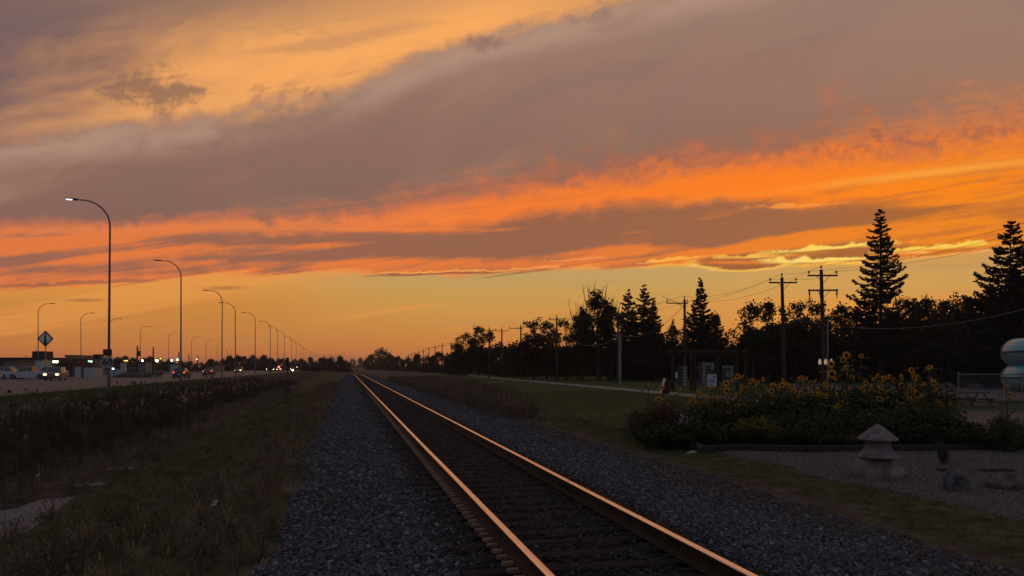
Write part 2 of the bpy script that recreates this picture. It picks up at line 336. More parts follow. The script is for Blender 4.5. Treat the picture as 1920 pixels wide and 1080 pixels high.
class MB:
    """collects shapes; build() links them as one mesh object"""
    def __init__(s): s.v = []; s.f = []; s.m = []; s.mi = 0
    def add(s, vs, fs):
        b = len(s.v); s.v += [tuple(p) for p in vs]; s.f += [tuple(b + i for i in f) for f in fs]; s.m += [s.mi] * len(fs)
        return s
    def box(s, c, size, rz=0.0, taper=1.0, rot=None):
        hx, hy, hz = size[0] / 2, size[1] / 2, size[2] / 2
        P = []
        for z, k in ((-hz, 1), (hz, taper)):
            for x, y in ((-hx, -hy), (hx, -hy), (hx, hy), (-hx, hy)): P.append(Vector((x * k, y * k, z)))
        M = rot if rot is not None else Matrix.Rotation(rz, 3, 'Z')
        P = [M @ p + Vector(c) for p in P]
        return s.add(P, [(3, 2, 1, 0), (4, 5, 6, 7), (0, 1, 5, 4), (1, 2, 6, 5), (2, 3, 7, 6), (3, 0, 4, 7)])
    def tube(s, pts, r, n=8, cap=True):
        pts = [Vector(p) for p in pts]; k = len(pts)
        rs = r if hasattr(r, '__len__') else [r] * k
        vs = []; up = Vector((0, 0, 1)); ref = None
        for i, p in enumerate(pts):
            d = (pts[min(i + 1, k - 1)] - pts[max(i - 1, 0)])
            if d.length < 1e-9: d = Vector((0, 0, 1))
            d.normalize()
            if ref is None:
                ref = d.cross(Vector((0, 1, 0)) if abs(d.y) < 0.9 else Vector((1, 0, 0))).normalized()
            else:
                ref = (ref - d * ref.dot(d)).normalized()
            q = d.cross(ref)
            for j in range(n):
                a = 2 * math.pi * j / n
                vs.append(p + (ref * math.cos(a) + q * math.sin(a)) * rs[i])
        fs = []
        for i in range(k - 1):
            for j in range(n):
                fs.append((i * n + j, i * n + (j + 1) % n, (i + 1) * n + (j + 1) % n, (i + 1) * n + j))
        if cap:
            fs.append(tuple(reversed(range(n)))); fs.append(tuple((k - 1) * n + j for j in range(n)))
        return s.add(vs, fs)
    def lathe(s, prof, c=(0, 0, 0), n=16):
        vs = []; fs = []
        for r, z in prof:
            for j in range(n):
                a = 2 * math.pi * j / n; vs.append((c[0] + r * math.cos(a), c[1] + r * math.sin(a), c[2] + z))
        for i in range(len(prof) - 1):
            for j in range(n): fs.append((i * n + j, i * n + (j + 1) % n, (i + 1) * n + (j + 1) % n, (i + 1) * n + j))
        fs.append(tuple(reversed(range(n)))); fs.append(tuple((len(prof) - 1) * n + j for j in range(n)))
        return s.add(vs, fs)
    def prism(s, poly, y0, y1, k1=1.0):
        """poly [(x, z)] pushed from y0 to y1"""
        n = len(poly)
        vs = [(x, y0, z) for x, z in poly] + [(x * k1, y1, z) for x, z in poly]
        fs = [tuple(range(n)), tuple(reversed(range(n, 2 * n)))]
        for i in range(n): fs.append((i, n + i, n + (i + 1) % n, (i + 1) % n))
        return s.add(vs, fs)
    def build(s, name, mat, parent=None, smoothed=False, kind=None, bevel=0.0):
        me = bpy.data.meshes.new(name); me.from_pydata([tuple(p) for p in s.v], [], s.f); me.update()
        for m in (mat if isinstance(mat, (list, tuple)) else [mat]): me.materials.append(m)
        if isinstance(mat, (list, tuple)): me.polygons.foreach_set('material_index', s.m)
        bm = bmesh.new(); bm.from_mesh(me)
        bmesh.ops.recalc_face_normals(bm, faces=bm.faces)
        if bevel > 0: bmesh.ops.bevel(bm, geom=list(bm.edges), offset=bevel, segments=2, affect='EDGES', profile=0.6)
        bm.to_mesh(me); bm.free()
        if smoothed: me.polygons.foreach_set('use_smooth', [True] * len(me.polygons))
        o = bpy.data.objects.new(name, me); link(o, parent)
        if kind: o['kind'] = kind
        return o
def np_mesh(name, verts, faces, mat, parent=None, kind=None, linked=True, attr=None, smoothed=False):
    """verts (n,3) array, faces (m,k) array with k = 3 or 4"""
    me = bpy.data.meshes.new(name)
    verts = np.ascontiguousarray(verts, np.float32); faces = np.ascontiguousarray(faces, np.int32)
    me.vertices.add(len(verts)); me.vertices.foreach_set('co', verts.ravel())
    k = faces.shape[1]; me.loops.add(faces.size); me.loops.foreach_set('vertex_index', faces.ravel())
    me.polygons.add(len(faces)); me.polygons.foreach_set('loop_start', np.arange(0, faces.size, k, dtype=np.int32))
    me.update(calc_edges=True); me.validate()
    if mat is not None: me.materials.append(mat)
    if attr is not None:
        a = me.attributes.new('tone', 'FLOAT', 'POINT'); a.data.foreach_set('value', np.asarray(attr, np.float32))
    if smoothed: me.polygons.foreach_set('use_smooth', [True] * len(me.polygons))
    o = bpy.data.objects.new(name, me)
    if linked: link(o, parent)
    if kind: o['kind'] = kind
    return o

# ------------------------------------------------------------------ materials
def L3(c): return (c[0], c[1], c[2], 1.0)
def material(name, c1, c2=None, scale=3.0, rough=0.8, metal=0.0, spec=0.3, bump=0.0, bscale=None, detail=6.0, c3=None, coords='Object', stretch=None, trans=0.0, emis=None, estr=0.0, bias=(0.35, 0.65)):
    m = bpy.data.materials.new(name); m.use_nodes = True
    t = m.node_tree; b = t.nodes['Principled BSDF']
    b.inputs['Roughness'].default_value = rough; b.inputs['Metallic'].default_value = metal
    b.inputs['Specular IOR Level'].default_value = spec; b.inputs['Base Color'].default_value = L3(c1)
    if emis is not None:
        b.inputs['Emission Color'].default_value = L3(emis); b.inputs['Emission Strength'].default_value = estr
    if c2 is not None or bump:
        tcn = t.nodes.new('ShaderNodeTexCoord'); src = tcn.outputs[coords]
        if stretch:
            mp = t.nodes.new('ShaderNodeMapping'); mp.inputs['Scale'].default_value = stretch
            t.links.new(src, mp.inputs['Vector']); src = mp.outputs[0]
    if c2 is not None:
        n = t.nodes.new('ShaderNodeTexNoise'); n.inputs['Scale'].default_value = scale; n.inputs['Detail'].default_value = detail
        n.inputs['Roughness'].default_value = 0.62
        t.links.new(src, n.inputs['Vector'])
        rp = t.nodes.new('ShaderNodeValToRGB'); e = rp.color_ramp.elements
        e[0].position = bias[0]; e[0].color = L3(c1); e[1].position = bias[1]; e[1].color = L3(c2)
        if c3 is not None:
            k = e.new(sum(bias) / 2); k.color = L3(c3)
        t.links.new(n.outputs['Fac'], rp.inputs[0]); t.links.new(rp.outputs[0], b.inputs['Base Color'])
    if bump:
        n2_ = t.nodes.new('ShaderNodeTexNoise'); n2_.inputs['Scale'].default_value = bscale or scale * 4; n2_.inputs['Detail'].default_value = 5
        t.links.new(src, n2_.inputs['Vector'])
        bp = t.nodes.new('ShaderNodeBump'); bp.inputs['Strength'].default_value = bump; bp.inputs['Distance'].default_value = 0.05
        t.links.new(n2_.outputs['Fac'], bp.inputs['Height']); t.links.new(bp.outputs[0], b.inputs['Normal'])
    if trans:
        tr = t.nodes.new('ShaderNodeBsdfTranslucent'); mxs = t.nodes.new('ShaderNodeMixShader'); mxs.inputs[0].default_value = trans
        if c2 is not None: t.links.new(rp.outputs[0], tr.inputs['Color'])
        else: tr.inputs['Color'].default_value = L3(c1)
        out = t.nodes['Material Output']
        t.links.new(b.outputs[0], mxs.inputs[1]); t.links.new(tr.outputs[0], mxs.inputs[2]); t.links.new(mxs.outputs[0], out.inputs['Surface'])
    return m
def leafmat(name, c1, c2, trans=0.25, scale=0.8, rough=0.75):
    """foliage whose tone varies from leaf to leaf and from clump to clump"""
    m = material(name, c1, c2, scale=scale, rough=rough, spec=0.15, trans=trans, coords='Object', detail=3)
    return m

M = {}
M['steel'] = material('galvanised_steel', (0.16, 0.165, 0.18), (0.24, 0.245, 0.26), 2.0, 0.5, 0.6)
M['lamp_pole'] = material('lamp_pole_steel', (0.10, 0.105, 0.12), (0.15, 0.155, 0.17), 3.0, 0.55, 0.4)
M['rust'] = material('rusty_steel', (0.022, 0.012, 0.009), (0.06, 0.032, 0.022), 9.0, 0.8, 0.2, 0.3, 0.25, 60, stretch=(1, 1, 1))
M['railtop'] = material('polished_rail_steel', (0.99, 0.95, 0.90), (0.90, 0.84, 0.78), 5.0, 0.24, 1.0, 0.5, stretch=(30, 1, 1))
M['tie'] = material('creosoted_wood', (0.012, 0.010, 0.009), (0.045, 0.036, 0.030), 4.0, 0.9, 0, 0.2, 0.8, 14, stretch=(1.2, 14, 6))
M['plate'] = material('worn_plate_steel', (0.11, 0.065, 0.042), (0.26, 0.165, 0.105), 7.0, 0.65, 0.15, 0.4, 0.2, 60)
M['woodpole'] = material('weathered_pole_wood', (0.035, 0.025, 0.018), (0.085, 0.062, 0.045), 3.0, 0.9, 0, 0.15, 0.3, 20, stretch=(8, 8, 0.6))
M['timber'] = material('brown_timber', (0.028, 0.017, 0.012), (0.055, 0.033, 0.023), 3.0, 0.85, 0, 0.2, 0.3, 20, stretch=(6, 6, 1))
M['black'] = material('black_paint', (0.012, 0.012, 0.014), rough=0.5)
M['dark'] = material('dark_metal', (0.03, 0.03, 0.035), (0.05, 0.05, 0.055), 5, 0.55, 0.3)
M['wire'] = material('dark_cable', (0.03, 0.028, 0.026), rough=0.6)
M['white'] = material('white_paint', (0.62, 0.62, 0.62), (0.74, 0.74, 0.74), 4, 0.5)
M['reflect'] = material('reflective_sheet', (0.66, 0.68, 0.6), (0.8, 0.8, 0.72), 3, 0.35, 0, 0.5)
M['glass'] = material('dark_glass', (0.02, 0.024, 0.028), rough=0.06, spec=0.8)
M['porcelain'] = material('brown_porcelain', (0.06, 0.035, 0.025), rough=0.25, spec=0.5)
M['rubber'] = material('tyre_rubber', (0.012, 0.012, 0.012), (0.025, 0.025, 0.025), 8, 0.85)
M['concrete'] = material('concrete', (0.22, 0.2, 0.19), (0.34, 0.32, 0.3), 3.0, 0.85, bump=0.2)
M['stone'] = material('grey_ballast_stone', (0.045, 0.046, 0.055), (0.12, 0.12, 0.14), 0.7, 0.85, 0, 0.3, coords='Object')
def lightmat(name, c, k): return material(name, c, rough=0.4, emis=c, estr=k)
M['lamp_white'] = lightmat('lamp_glow_white', (0.85, 0.95, 1.0), 2.2)
M['lamp_warm'] = lightmat('lamp_glow_yellow', (1.0, 0.72, 0.22), 2.4)
M['lamp_green'] = lightmat('lamp_glow_green', (0.30, 1.0, 0.42), 1.8)
M['headlight'] = lightmat('headlight_glow', (1.0, 0.80, 0.45), 6)
M['tail'] = lightmat('tail_light_glow', (1.0, 0.10, 0.06), 1.6)
M['amber'] = lightmat('amber_glow', (1.0, 0.32, 0.06), 1.6)

# ------------------------------------------------------------------ ground
def vnoise(s, t, f=1.0, seed=0.0):
    """cheap smooth noise -1..1 for outlines and patches"""
    return (np.sin(s * 1.7 * f + 1.3 * np.sin(t * 0.9 * f + seed)) + np.sin(t * 1.31 * f + 2.1 * np.sin(s * 0.53 * f + seed * 1.7)) + np.sin((s + t) * 2.9 * f + seed * 3.1) * 0.5) / 2.5

def spaced(parts):
    out = []
    for a, b, d in parts: out += list(np.arange(a, b, d))
    out.append(parts[-1][1]); return np.array(out)
SS = spaced([(-1500, -200, 100), (-200, -60, 20), (-60, -24, 3), (-24, -15, 0.6), (-15, 12, 0.22), (12, 40, 1.2), (40, 200, 20), (200, 1700, 125)])
TT = spaced([(-60, 2, 6), (2, 50, 0.3), (50, 120, 1.2), (120, 260, 4), (260, 700, 30), (700, 3200, 125)])
def grid_mesh(name, S_, T_, zf, mat, colf=None, kind='structure'):
    s, t = np.meshgrid(S_, T_); z = zf(s, t)
    x = s * math.cos(TH) - t * math.sin(TH); y = s * math.sin(TH) + t * math.cos(TH)
    v = np.stack([x, y, z], -1).reshape(-1, 3)
    n, m = len(T_), len(S_)
    i = np.arange((n - 1) * m).reshape(n - 1, m)[:, :-1].ravel()
    f = np.stack([i, i + 1, i + m + 1, i + m], -1)
    o = np_mesh(name, v, f, mat, kind=kind, smoothed=True)
    if colf is not None:
        a = o.data.attributes.new('soil', 'FLOAT_COLOR', 'POINT')
        a.data.foreach_set('color', np.concatenate([colf(s, t).reshape(-1, 3), np.ones((n * m, 1))], 1).astype(np.float32).ravel())
    return o
def lerp(a, b, k): return a * (1 - k[..., None]) + np.array(b) * k[..., None]
def sst(a, b, x): k = np.clip((x - a) / (b - a), 0, 1); return k * k * (3 - 2 * k)
def soil(s, t):
    w = vnoise(s, t, 0.6, 1.0) * 0.5 + vnoise(s, t, 0.17, 4.0) * 0.5
    c = np.zeros(s.shape + (3,)) + np.array((0.050, 0.066, 0.022))           # mown lawn
    c = lerp(c, (0.062, 0.058, 0.028), sst(0.2, 0.9, vnoise(s, t, 0.08, 9.0)))
    # brush beside the line on the right
    edge = 6.9 + np.interp(t, [0, 26, 32, 60, 90, 130, 300], [0, 0, 1.2, 5.0, 8.0, 12.0, 20.0])
    br = sst(0.7, -0.5, s - edge - w * 1.0) * sst(3, 4.5, s)
    c = lerp(c, (0.080, 0.060, 0.050), br)
    # left verge
    c = lerp(c, (0.075, 0.062, 0.036), sst(0.6, -0.6, s + 0.4))
    c = lerp(c, (0.052, 0.058, 0.020), sst(-2.2, -3.0, s + w * 0.5))
    c = lerp(c, (0.066, 0.048, 0.038), sst(-4.9, -5.5, s + w * 0.4))
    c = lerp(c, (0.030, 0.024, 0.018), sst(-6.6, -7.4, s))
    c = lerp(c, (0.030, 0.042, 0.016), sst(-13, -14.5, s + w))
    c = lerp(c, (0.055, 0.052, 0.045), sst(-19, -20, s))
    c = lerp(c, (0.060, 0.055, 0.045), sst(-50, -52, s))
    return c
gm = bpy.data.materials.new('grassy_soil'); gm.use_nodes = True
t_ = gm.node_tree; b_ = t_.nodes['Principled BSDF']; b_.inputs['Roughness'].default_value = 0.95; b_.inputs['Specular IOR Level'].default_value = 0.1
at_ = t_.nodes.new('ShaderNodeAttribute'); at_.attribute_name = 'soil'
tc_ = t_.nodes.new('ShaderNodeTexCoord')
nn_ = t_.nodes.new('ShaderNodeTexNoise'); nn_.inputs['Scale'].default_value = 2.2; nn_.inputs['Detail'].default_value = 9; nn_.inputs['Roughness'].default_value = 0.7
t_.links.new(tc_.outputs['Object'], nn_.inputs['Vector'])
mr_ = t_.nodes.new('ShaderNodeMapRange'); mr_.inputs[1].default_value = 0.3; mr_.inputs[2].default_value = 0.7; mr_.inputs[3].default_value = 0.35; mr_.inputs[4].default_value = 1.6
t_.links.new(nn_.outputs['Fac'], mr_.inputs[0])
ml_ = t_.nodes.new('ShaderNodeVectorMath'); ml_.operation = 'SCALE'
t_.links.new(at_.outputs['Color'], ml_.inputs[0]); t_.links.new(mr_.outputs[0], ml_.inputs['Scale']); t_.links.new(ml_.outputs[0], b_.inputs['Base Color'])
bp_ = t_.nodes.new('ShaderNodeBump'); bp_.inputs['Strength'].default_value = 0.6; bp_.inputs['Distance'].default_value = 0.08
nb_ = t_.nodes.new('ShaderNodeTexNoise'); nb_.inputs['Scale'].default_value = 9; nb_.inputs['Detail'].default_value = 6
t_.links.new(tc_.outputs['Object'], nb_.inputs['Vector']); t_.links.new(nb_.outputs['Fac'], bp_.inputs['Height']); t_.links.new(bp_.outputs[0], b_.inputs['Normal'])
grid_mesh('ground', SS, TT, ground_st, gm, soil)

def stonebed(name, c1, c2, scale):
    """crushed stone: voronoi grains with their own tone and depth"""
    m = bpy.data.materials.new(name); m.use_nodes = True; t = m.node_tree; b = t.nodes['Principled BSDF']
    b.inputs['Roughness'].default_value = 0.95; b.inputs['Specular IOR Level'].default_value = 0.04
    tcn = t.nodes.new('ShaderNodeTexCoord')
    vo = t.nodes.new('ShaderNodeTexVoronoi'); vo.inputs['Scale'].default_value = scale; vo.inputs['Randomness'].default_value = 1.0
    t.links.new(tcn.outputs['Object'], vo.inputs['Vector'])
    sx = t.nodes.new('ShaderNodeSeparateColor'); t.links.new(vo.outputs['Color'], sx.inputs[0])
    rp = t.nodes.new('ShaderNodeValToRGB'); rp.color_ramp.elements[0].color = L3(c1); rp.color_ramp.elements[1].color = L3(c2)
    t.links.new(sx.outputs[0], rp.inputs[0])
    dk = t.nodes.new('ShaderNodeMapRange'); dk.inputs[1].default_value = 0.0; dk.inputs[2].default_value = 0.7; dk.inputs[3].default_value = 1.0; dk.inputs[4].default_value = 0.45
    t.links.new(rp.outputs[0], b.inputs['Base Color'])
    bp = t.nodes.new('ShaderNodeBump'); bp.inputs['Strength'].default_value = 0.9; bp.inputs['Distance'].default_value = 0.03; bp.invert = True
    t.links.new(vo.outputs['Distance'], bp.inputs['Height']); t.links.new(bp.outputs[0], b.inputs['Normal'])
    return m
M['ballast'] = stonebed('crushed_rock', (0.014, 0.0145, 0.018), (0.075, 0.076, 0.088), 20)
M['gardengravel'] = stonebed('round_gravel', (0.07, 0.058, 0.055), (0.17, 0.14, 0.13), 30)

def ballast_z(s, t):
    e = vnoise(s * 0 + 3, t, 1.1, 2.0) * 0.12 + vnoise(s * 0 + 7, t, 0.35, 5.0) * 0.2 + vnoise(s, t, 3.3, 2.0) * 0.08
    left = sst(-0.98, -0.8, s + e); right = sst(6.75, 6.35, s + e)
    return ground_st(s, t) - 0.05 + 0.064 * left * right + 0.006 * vnoise(s, t, 5.0, 1.0)
grid_mesh('ballast_bed', spaced([(-1.4, 7.2, 0.12)]), spaced([(2.0, 60, 0.25), (60, 160, 1.0), (160, 900, 10)]), ballast_z, M['ballast'])
M['cribbed'] = stonebed('oily_track_bed', (0.007, 0.0065, 0.007), (0.032, 0.030, 0.031), 20)
grid_mesh('track_bed', spaced([(0.93, 3.6, 0.13)]), spaced([(2.0, 60, 0.5), (60, 160, 2.0), (160, 900, 10)]), lambda s, t: ballast_z(s, t) + 0.006 + 0.01 * np.sin(s * 9 + t * 5), M['cribbed'])
def garden_z(s, t):
    e = vnoise(s, t, 0.9, 3.0) * 0.25
    k = sst(8.4, 8.75, s + e) * sst(22.8, 22.2, t + e - (s - 8) * 0.25 + 2.2)
    return ground_st(s, t) - 0.05 + 0.062 * k
grid_mesh('garden_gravel', spaced([(7.6, 26, 0.25)]), spaced([(1.0, 26, 0.25)]), garden_z, M['gardengravel'])

# road, path, drive and lot
M['asphalt'] = material('asphalt', (0.05, 0.045, 0.046), (0.085, 0.075, 0.076), 1.2, 0.62, 0, 0.4, 0.15, 40, stretch=(1, 1, 1))
M['pathgravel'] = material('path_limestone', (0.19, 0.155, 0.14), (0.30, 0.25, 0.225), 3, 0.9, 0, 0.2, 0.3, 40)
M['drive'] = material('grey_drive', (0.055, 0.048, 0.053), (0.085, 0.075, 0.08), 1.0, 0.8, 0, 0.3, 0.1, 20)
def wob(s, t): return ground_st(s, t)
grid_mesh('road', spaced([(-48, -20, 4)]), spaced([(-60, 1400, 20)]), lambda s, t: 0.03 + s * 0, M['asphalt'])
mb = MB()
for sl in (-27, -34.5, -41):
    for tt in np.arange(20, 500, 12.0):
        if sl == -34.5: continue
        a, b2, c, d = W(sl - 0.07, tt, 0.036), W(sl + 0.07, tt, 0.036), W(sl + 0.07, tt + 4, 0.036), W(sl - 0.07, tt + 4, 0.036)
        mb.add([a, b2, c, d], [(0, 1, 2, 3)])
for sl in (-20.7, -34.2, -34.7, -47.3):
    mb.add([W(sl - 0.07, -20, 0.036), W(sl + 0.07, -20, 0.036), W(sl + 0.07, 900, 0.036), W(sl - 0.07, 900, 0.036)], [(0, 1, 2, 3)])
M['roadpaint'] = material('worn_road_paint', (0.32, 0.31, 0.29), (0.5, 0.49, 0.46), 2, 0.7)
mb.build('road_marking', M['roadpaint'], kind='structure')
pt = [(16, 23.2, 1.1), (40, 23.6, 1.2), (60, 24.2, 1.2), (90, 25.2, 1.2), (120, 26, 1.2), (160, 28, 1.2), (230, 33, 1.3), (300, 40, 1.4)]
T2 = np.arange(30, 300, 2.0); sc_ = np.interp(T2, [p[0] for p in pt], [p[1] for p in pt])
vsx, fsx = [], []
for i, tt in enumerate(T2):
    w_ = 1.15 + 0.12 * math.sin(tt * 0.7) + 0.08 * math.sin(tt * 1.9)
    for k in (-1, 1):
        p = W(sc_[i] + k * w_, tt); p.z = gz(p.x, p.y) + 0.03; vsx.append(p)
    if i: fsx.append((2 * i - 2, 2 * i - 1, 2 * i + 1, 2 * i))
MB().add(vsx, fsx).build('path', M['pathgravel'], kind='structure')
def slab(name, pts, z, mat):
    return MB().add([(x, y, z) for x, y in pts], [tuple(range(len(pts)))]).build(name, mat, kind='structure')
slab('driveway', [(14.5, 26.5), (17, 25.3), (24, 24.4), (60, 23.5), (60, 32), (24, 33.2), (17.5, 33.6), (14, 31.5)], -0.235, M['drive'])
slab('parking_lot', [(21, 47), (24, 44), (90, 44), (110, 90), (34, 96), (24, 66)], -0.235, material('bluish_lot_asphalt', (0.045, 0.045, 0.055), (0.065, 0.065, 0.08), 0.8, 0.7))
# a thin pale worn patch in the grass by the line
pp = []
for i in range(22):
    a = i / 22 * 2 * math.pi; k = 1 + 0.25 * math.sin(3 * a + 1) + 0.15 * math.sin(7 * a)
    p = at(892, 96); pp.append((p.x + math.cos(a) * 2.6 * k, p.y + math.sin(a) * 6 * k))
slab('worn_patch', pp, -0.235, material('pale_dirt', (0.13, 0.10, 0.085), (0.19, 0.15, 0.12), 1.5, 0.9))

# puddles in the ditch
M['water'] = material('still_water', (0.095, 0.10, 0.12), rough=0.55, spec=0.15)
PUD = [(62, 958, 0.62, 0.42), (4, 1000, 0.55, 0.22), (172, 911, 0.28, 0.10), (228, 881, 0.34, 0.10), (30, 978, 0.35, 0.14)]
puddles = []
for px, py, a_, b2 in PUD:
    d = 2.65 * F / (py - HORY)
    for _ in range(8):
        g = ground_at(px, d); d = (CAMZ - g.z) * F / (py - HORY)
    puddles.append((g.x, g.y, a_, b2))
    vs_ = []
    n = 36
    for i in range(n):
        a = i / n * 2 * math.pi; k = 1 + 0.22 * math.sin(2 * a + px) + 0.16 * math.sin(5 * a + py) + 0.1 * math.sin(9 * a)
        vs_.append((g.x + math.cos(a) * a_ * k, g.y + math.sin(a) * b2 * 3.2 * k + math.cos(a) * 0.5 * a_, g.z + 0.035))
    MB().add(vs_, [tuple(range(n))]).build('puddle', M['water'], kind='structure')

# ------------------------------------------------------------------ the railway
track = empty('railway_track', W(2.27, 0, 0), TH, kind='structure')
def trackz(t):
    d = min(max(t - 165, 0), 35); d2 = max(t - 165, 0)
    return -0.00042 * d * d
ts = list(np.arange(2.6, 60, 1.6)) + list(np.arange(60, 165, 7)) + list(np.arange(165, 230, 4)) + list(np.arange(230, 1200, 60))
def rail(sx):
    # half section of a flat-bottom rail, x across, z up from the tie
    half = [(0.068, 0.014), (0.068, 0.022), (0.02, 0.036), (0.0085, 0.05), (0.0085, 0.138), (0.033, 0.149), (0.0355, 0.152), (0.0355, 0.174), (0.029, 0.183), (0.017, 0.1858), (0.0, 0.1865)]
    prof = half + [(-x, z) for x, z in reversed(half[:-1])]
    n = len(prof); vs = []; fs = []; ms = []
    for i, t in enumerate(ts):
        wob_ = 0.002 * math.sin(t * 0.31 + sx) * 1.2
        for x, z in prof: vs.append((sx + x + wob_, t, z + trackz(t) + 0.0012 * math.sin(t * 0.9 + sx * 3)))
        if i:
            for j in range(n):
                k = (j + 1) % n
                fs.append(((i - 1) * n + j, (i - 1) * n + k, i * n + k, i * n + j))
                za, zb = prof[j][1], prof[k][1]
                ms.append(1 if (za > 0.173 and zb > 0.173) else 0)
    me = bpy.data.meshes.new('rail'); me.from_pydata(vs, [], fs); me.materials.append(M['rust']); me.materials.append(M['railtop'])
    me.polygons.foreach_set('material_index', ms); me.update()
    bm = bmesh.new(); bm.from_mesh(me); bmesh.ops.recalc_face_normals(bm, faces=bm.faces); bm.to_mesh(me); bm.free()
    for p in me.polygons:
        if p.material_index == 1: p.use_smooth = True
    o = bpy.data.objects.new('rail', me); link(o, track); return o
rail(-0.754); rail(0.754)
tie_meshes = []
for k in range(6):
    rr = random.Random(k); vs = []; nx, nw = 9, 5
    for i in range(nx):
        for j in range(nw):
            x = -1.3 + 2.6 * i / (nx - 1); y = -0.115 + 0.23 * j / (nw - 1)
            vs.append((x, y, 0.0 + rr.uniform(-0.008, 0.004) - (0.012 if j in (0, nw - 1) else 0) - (0.006 if i in (0, nx - 1) else 0)))
    top = len(vs)
    fs = [(i * nw + j, (i + 1) * nw + j, (i + 1) * nw + j + 1, i * nw + j + 1) for i in range(nx - 1) for j in range(nw - 1)]
    for x, y in ((-1.3, -0.115), (1.3, -0.115), (1.3, 0.115), (-1.3, 0.115)): vs.append((x, y, -0.16))
    fs += [(0, top, top + 1, (nx - 1) * nw)[::-1], (nw - 1, top + 3, top + 2, nx * nw - 1), (0, nw - 1, top + 3, top)[::-1], ((nx - 1) * nw, nx * nw - 1, top + 2, top + 1)]
    me = bpy.data.meshes.new('tie'); me.from_pydata(vs, [], fs); me.materials.append(M['tie']); me.update(); tie_meshes.append(me)
def plate_mesh():
    m_ = MB()
    for sgn in (-1, 1):
        m_.box((0, sgn * 0.117, 0.006), (0.30, 0.075, 0.016))               # flat wings out from under the rail
        m_.box((-0.118, sgn * 0.117, 0.02), (0.11, 0.085, 0.028), taper=0.86)   # raised outer lug
        m_.box((0.105, sgn * 0.117, 0.014), (0.06, 0.07, 0.018), taper=0.8)
    o = m_.build('tie_plate', M['plate']); me = o.data; bpy.data.objects.remove(o); return me
plate_me = plate_mesh()
def plate_mesh_low():
    m_ = MB()
    for sgn in (-1, 1):
        m_.box((0, sgn * 0.117, 0.004), (0.24, 0.06, 0.012)); m_.box((-0.105, sgn * 0.117, 0.010), (0.05, 0.05, 0.014), taper=0.8)
    o = m_.build('tie_plate', M['rust']); me = o.data; bpy.data.objects.remove(o); return me
plate_low = plate_mesh_low()
spike_m = MB(); spike_m.box((0, 0, 0.018), (0.03, 0.03, 0.036), taper=0.7); spike_m.box((0.008, 0, 0.04), (0.045, 0.034, 0.014))
so = spike_m.build('spike', M['rust']); spike_me = so.data; bpy.data.objects.remove(so)
t = 3.1; i = 0
while i < 290:
    o = bpy.data.objects.new('tie', tie_meshes[rnd.randrange(6)]); link(o, track)
    o.location = (rnd.uniform(-0.03, 0.03), t, trackz(t) + rnd.uniform(-0.004, 0.0)); o.rotation_euler = (0, 0, rnd.uniform(-0.01, 0.01))
    flip = abs(o.rotation_euler.z) > 1
    if i < 110:
        for sx in (-0.754, 0.754):
            p = bpy.data.objects.new('tie_plate', plate_me if sx < 0 else plate_low); link(p, o)
            p.location = ((-sx if flip else sx) - o.location.x * (-1 if flip else 1), 0, 0.0)
    t += 0.47; i += 1
far_t = MB()
while t < 330:
    far_t.box((0, t, trackz(t) - 0.08), (2.6, 0.23, 0.16)); t += 0.5
far_t.build('distant_ties', M['tie'], track, kind='stuff')

# a bolted joint in each rail
for sx, tj in ((0.754, 9.95), (-0.754, 15.6), (0.754, 21.9)):
    for sgn in (-1, 1):
        m_ = MB(); m_.box((sx + sgn * 0.0165, tj, 0.094), (0.018, 0.92, 0.082), taper=0.9)
        for q in (-0.36, -0.22, -0.08, 0.08, 0.22, 0.36): m_.tube([(sx + sgn * 0.02, tj + q, 0.094), (sx + sgn * 0.05, tj + q, 0.094)], 0.016, 6)
        m_.build('joint_bar', M['rust'], track)
    m_ = MB(); m_.box((sx, tj, 0.1785), (0.0725, 0.008, 0.0175)); m_.build('joint_gap', M['black'], track)

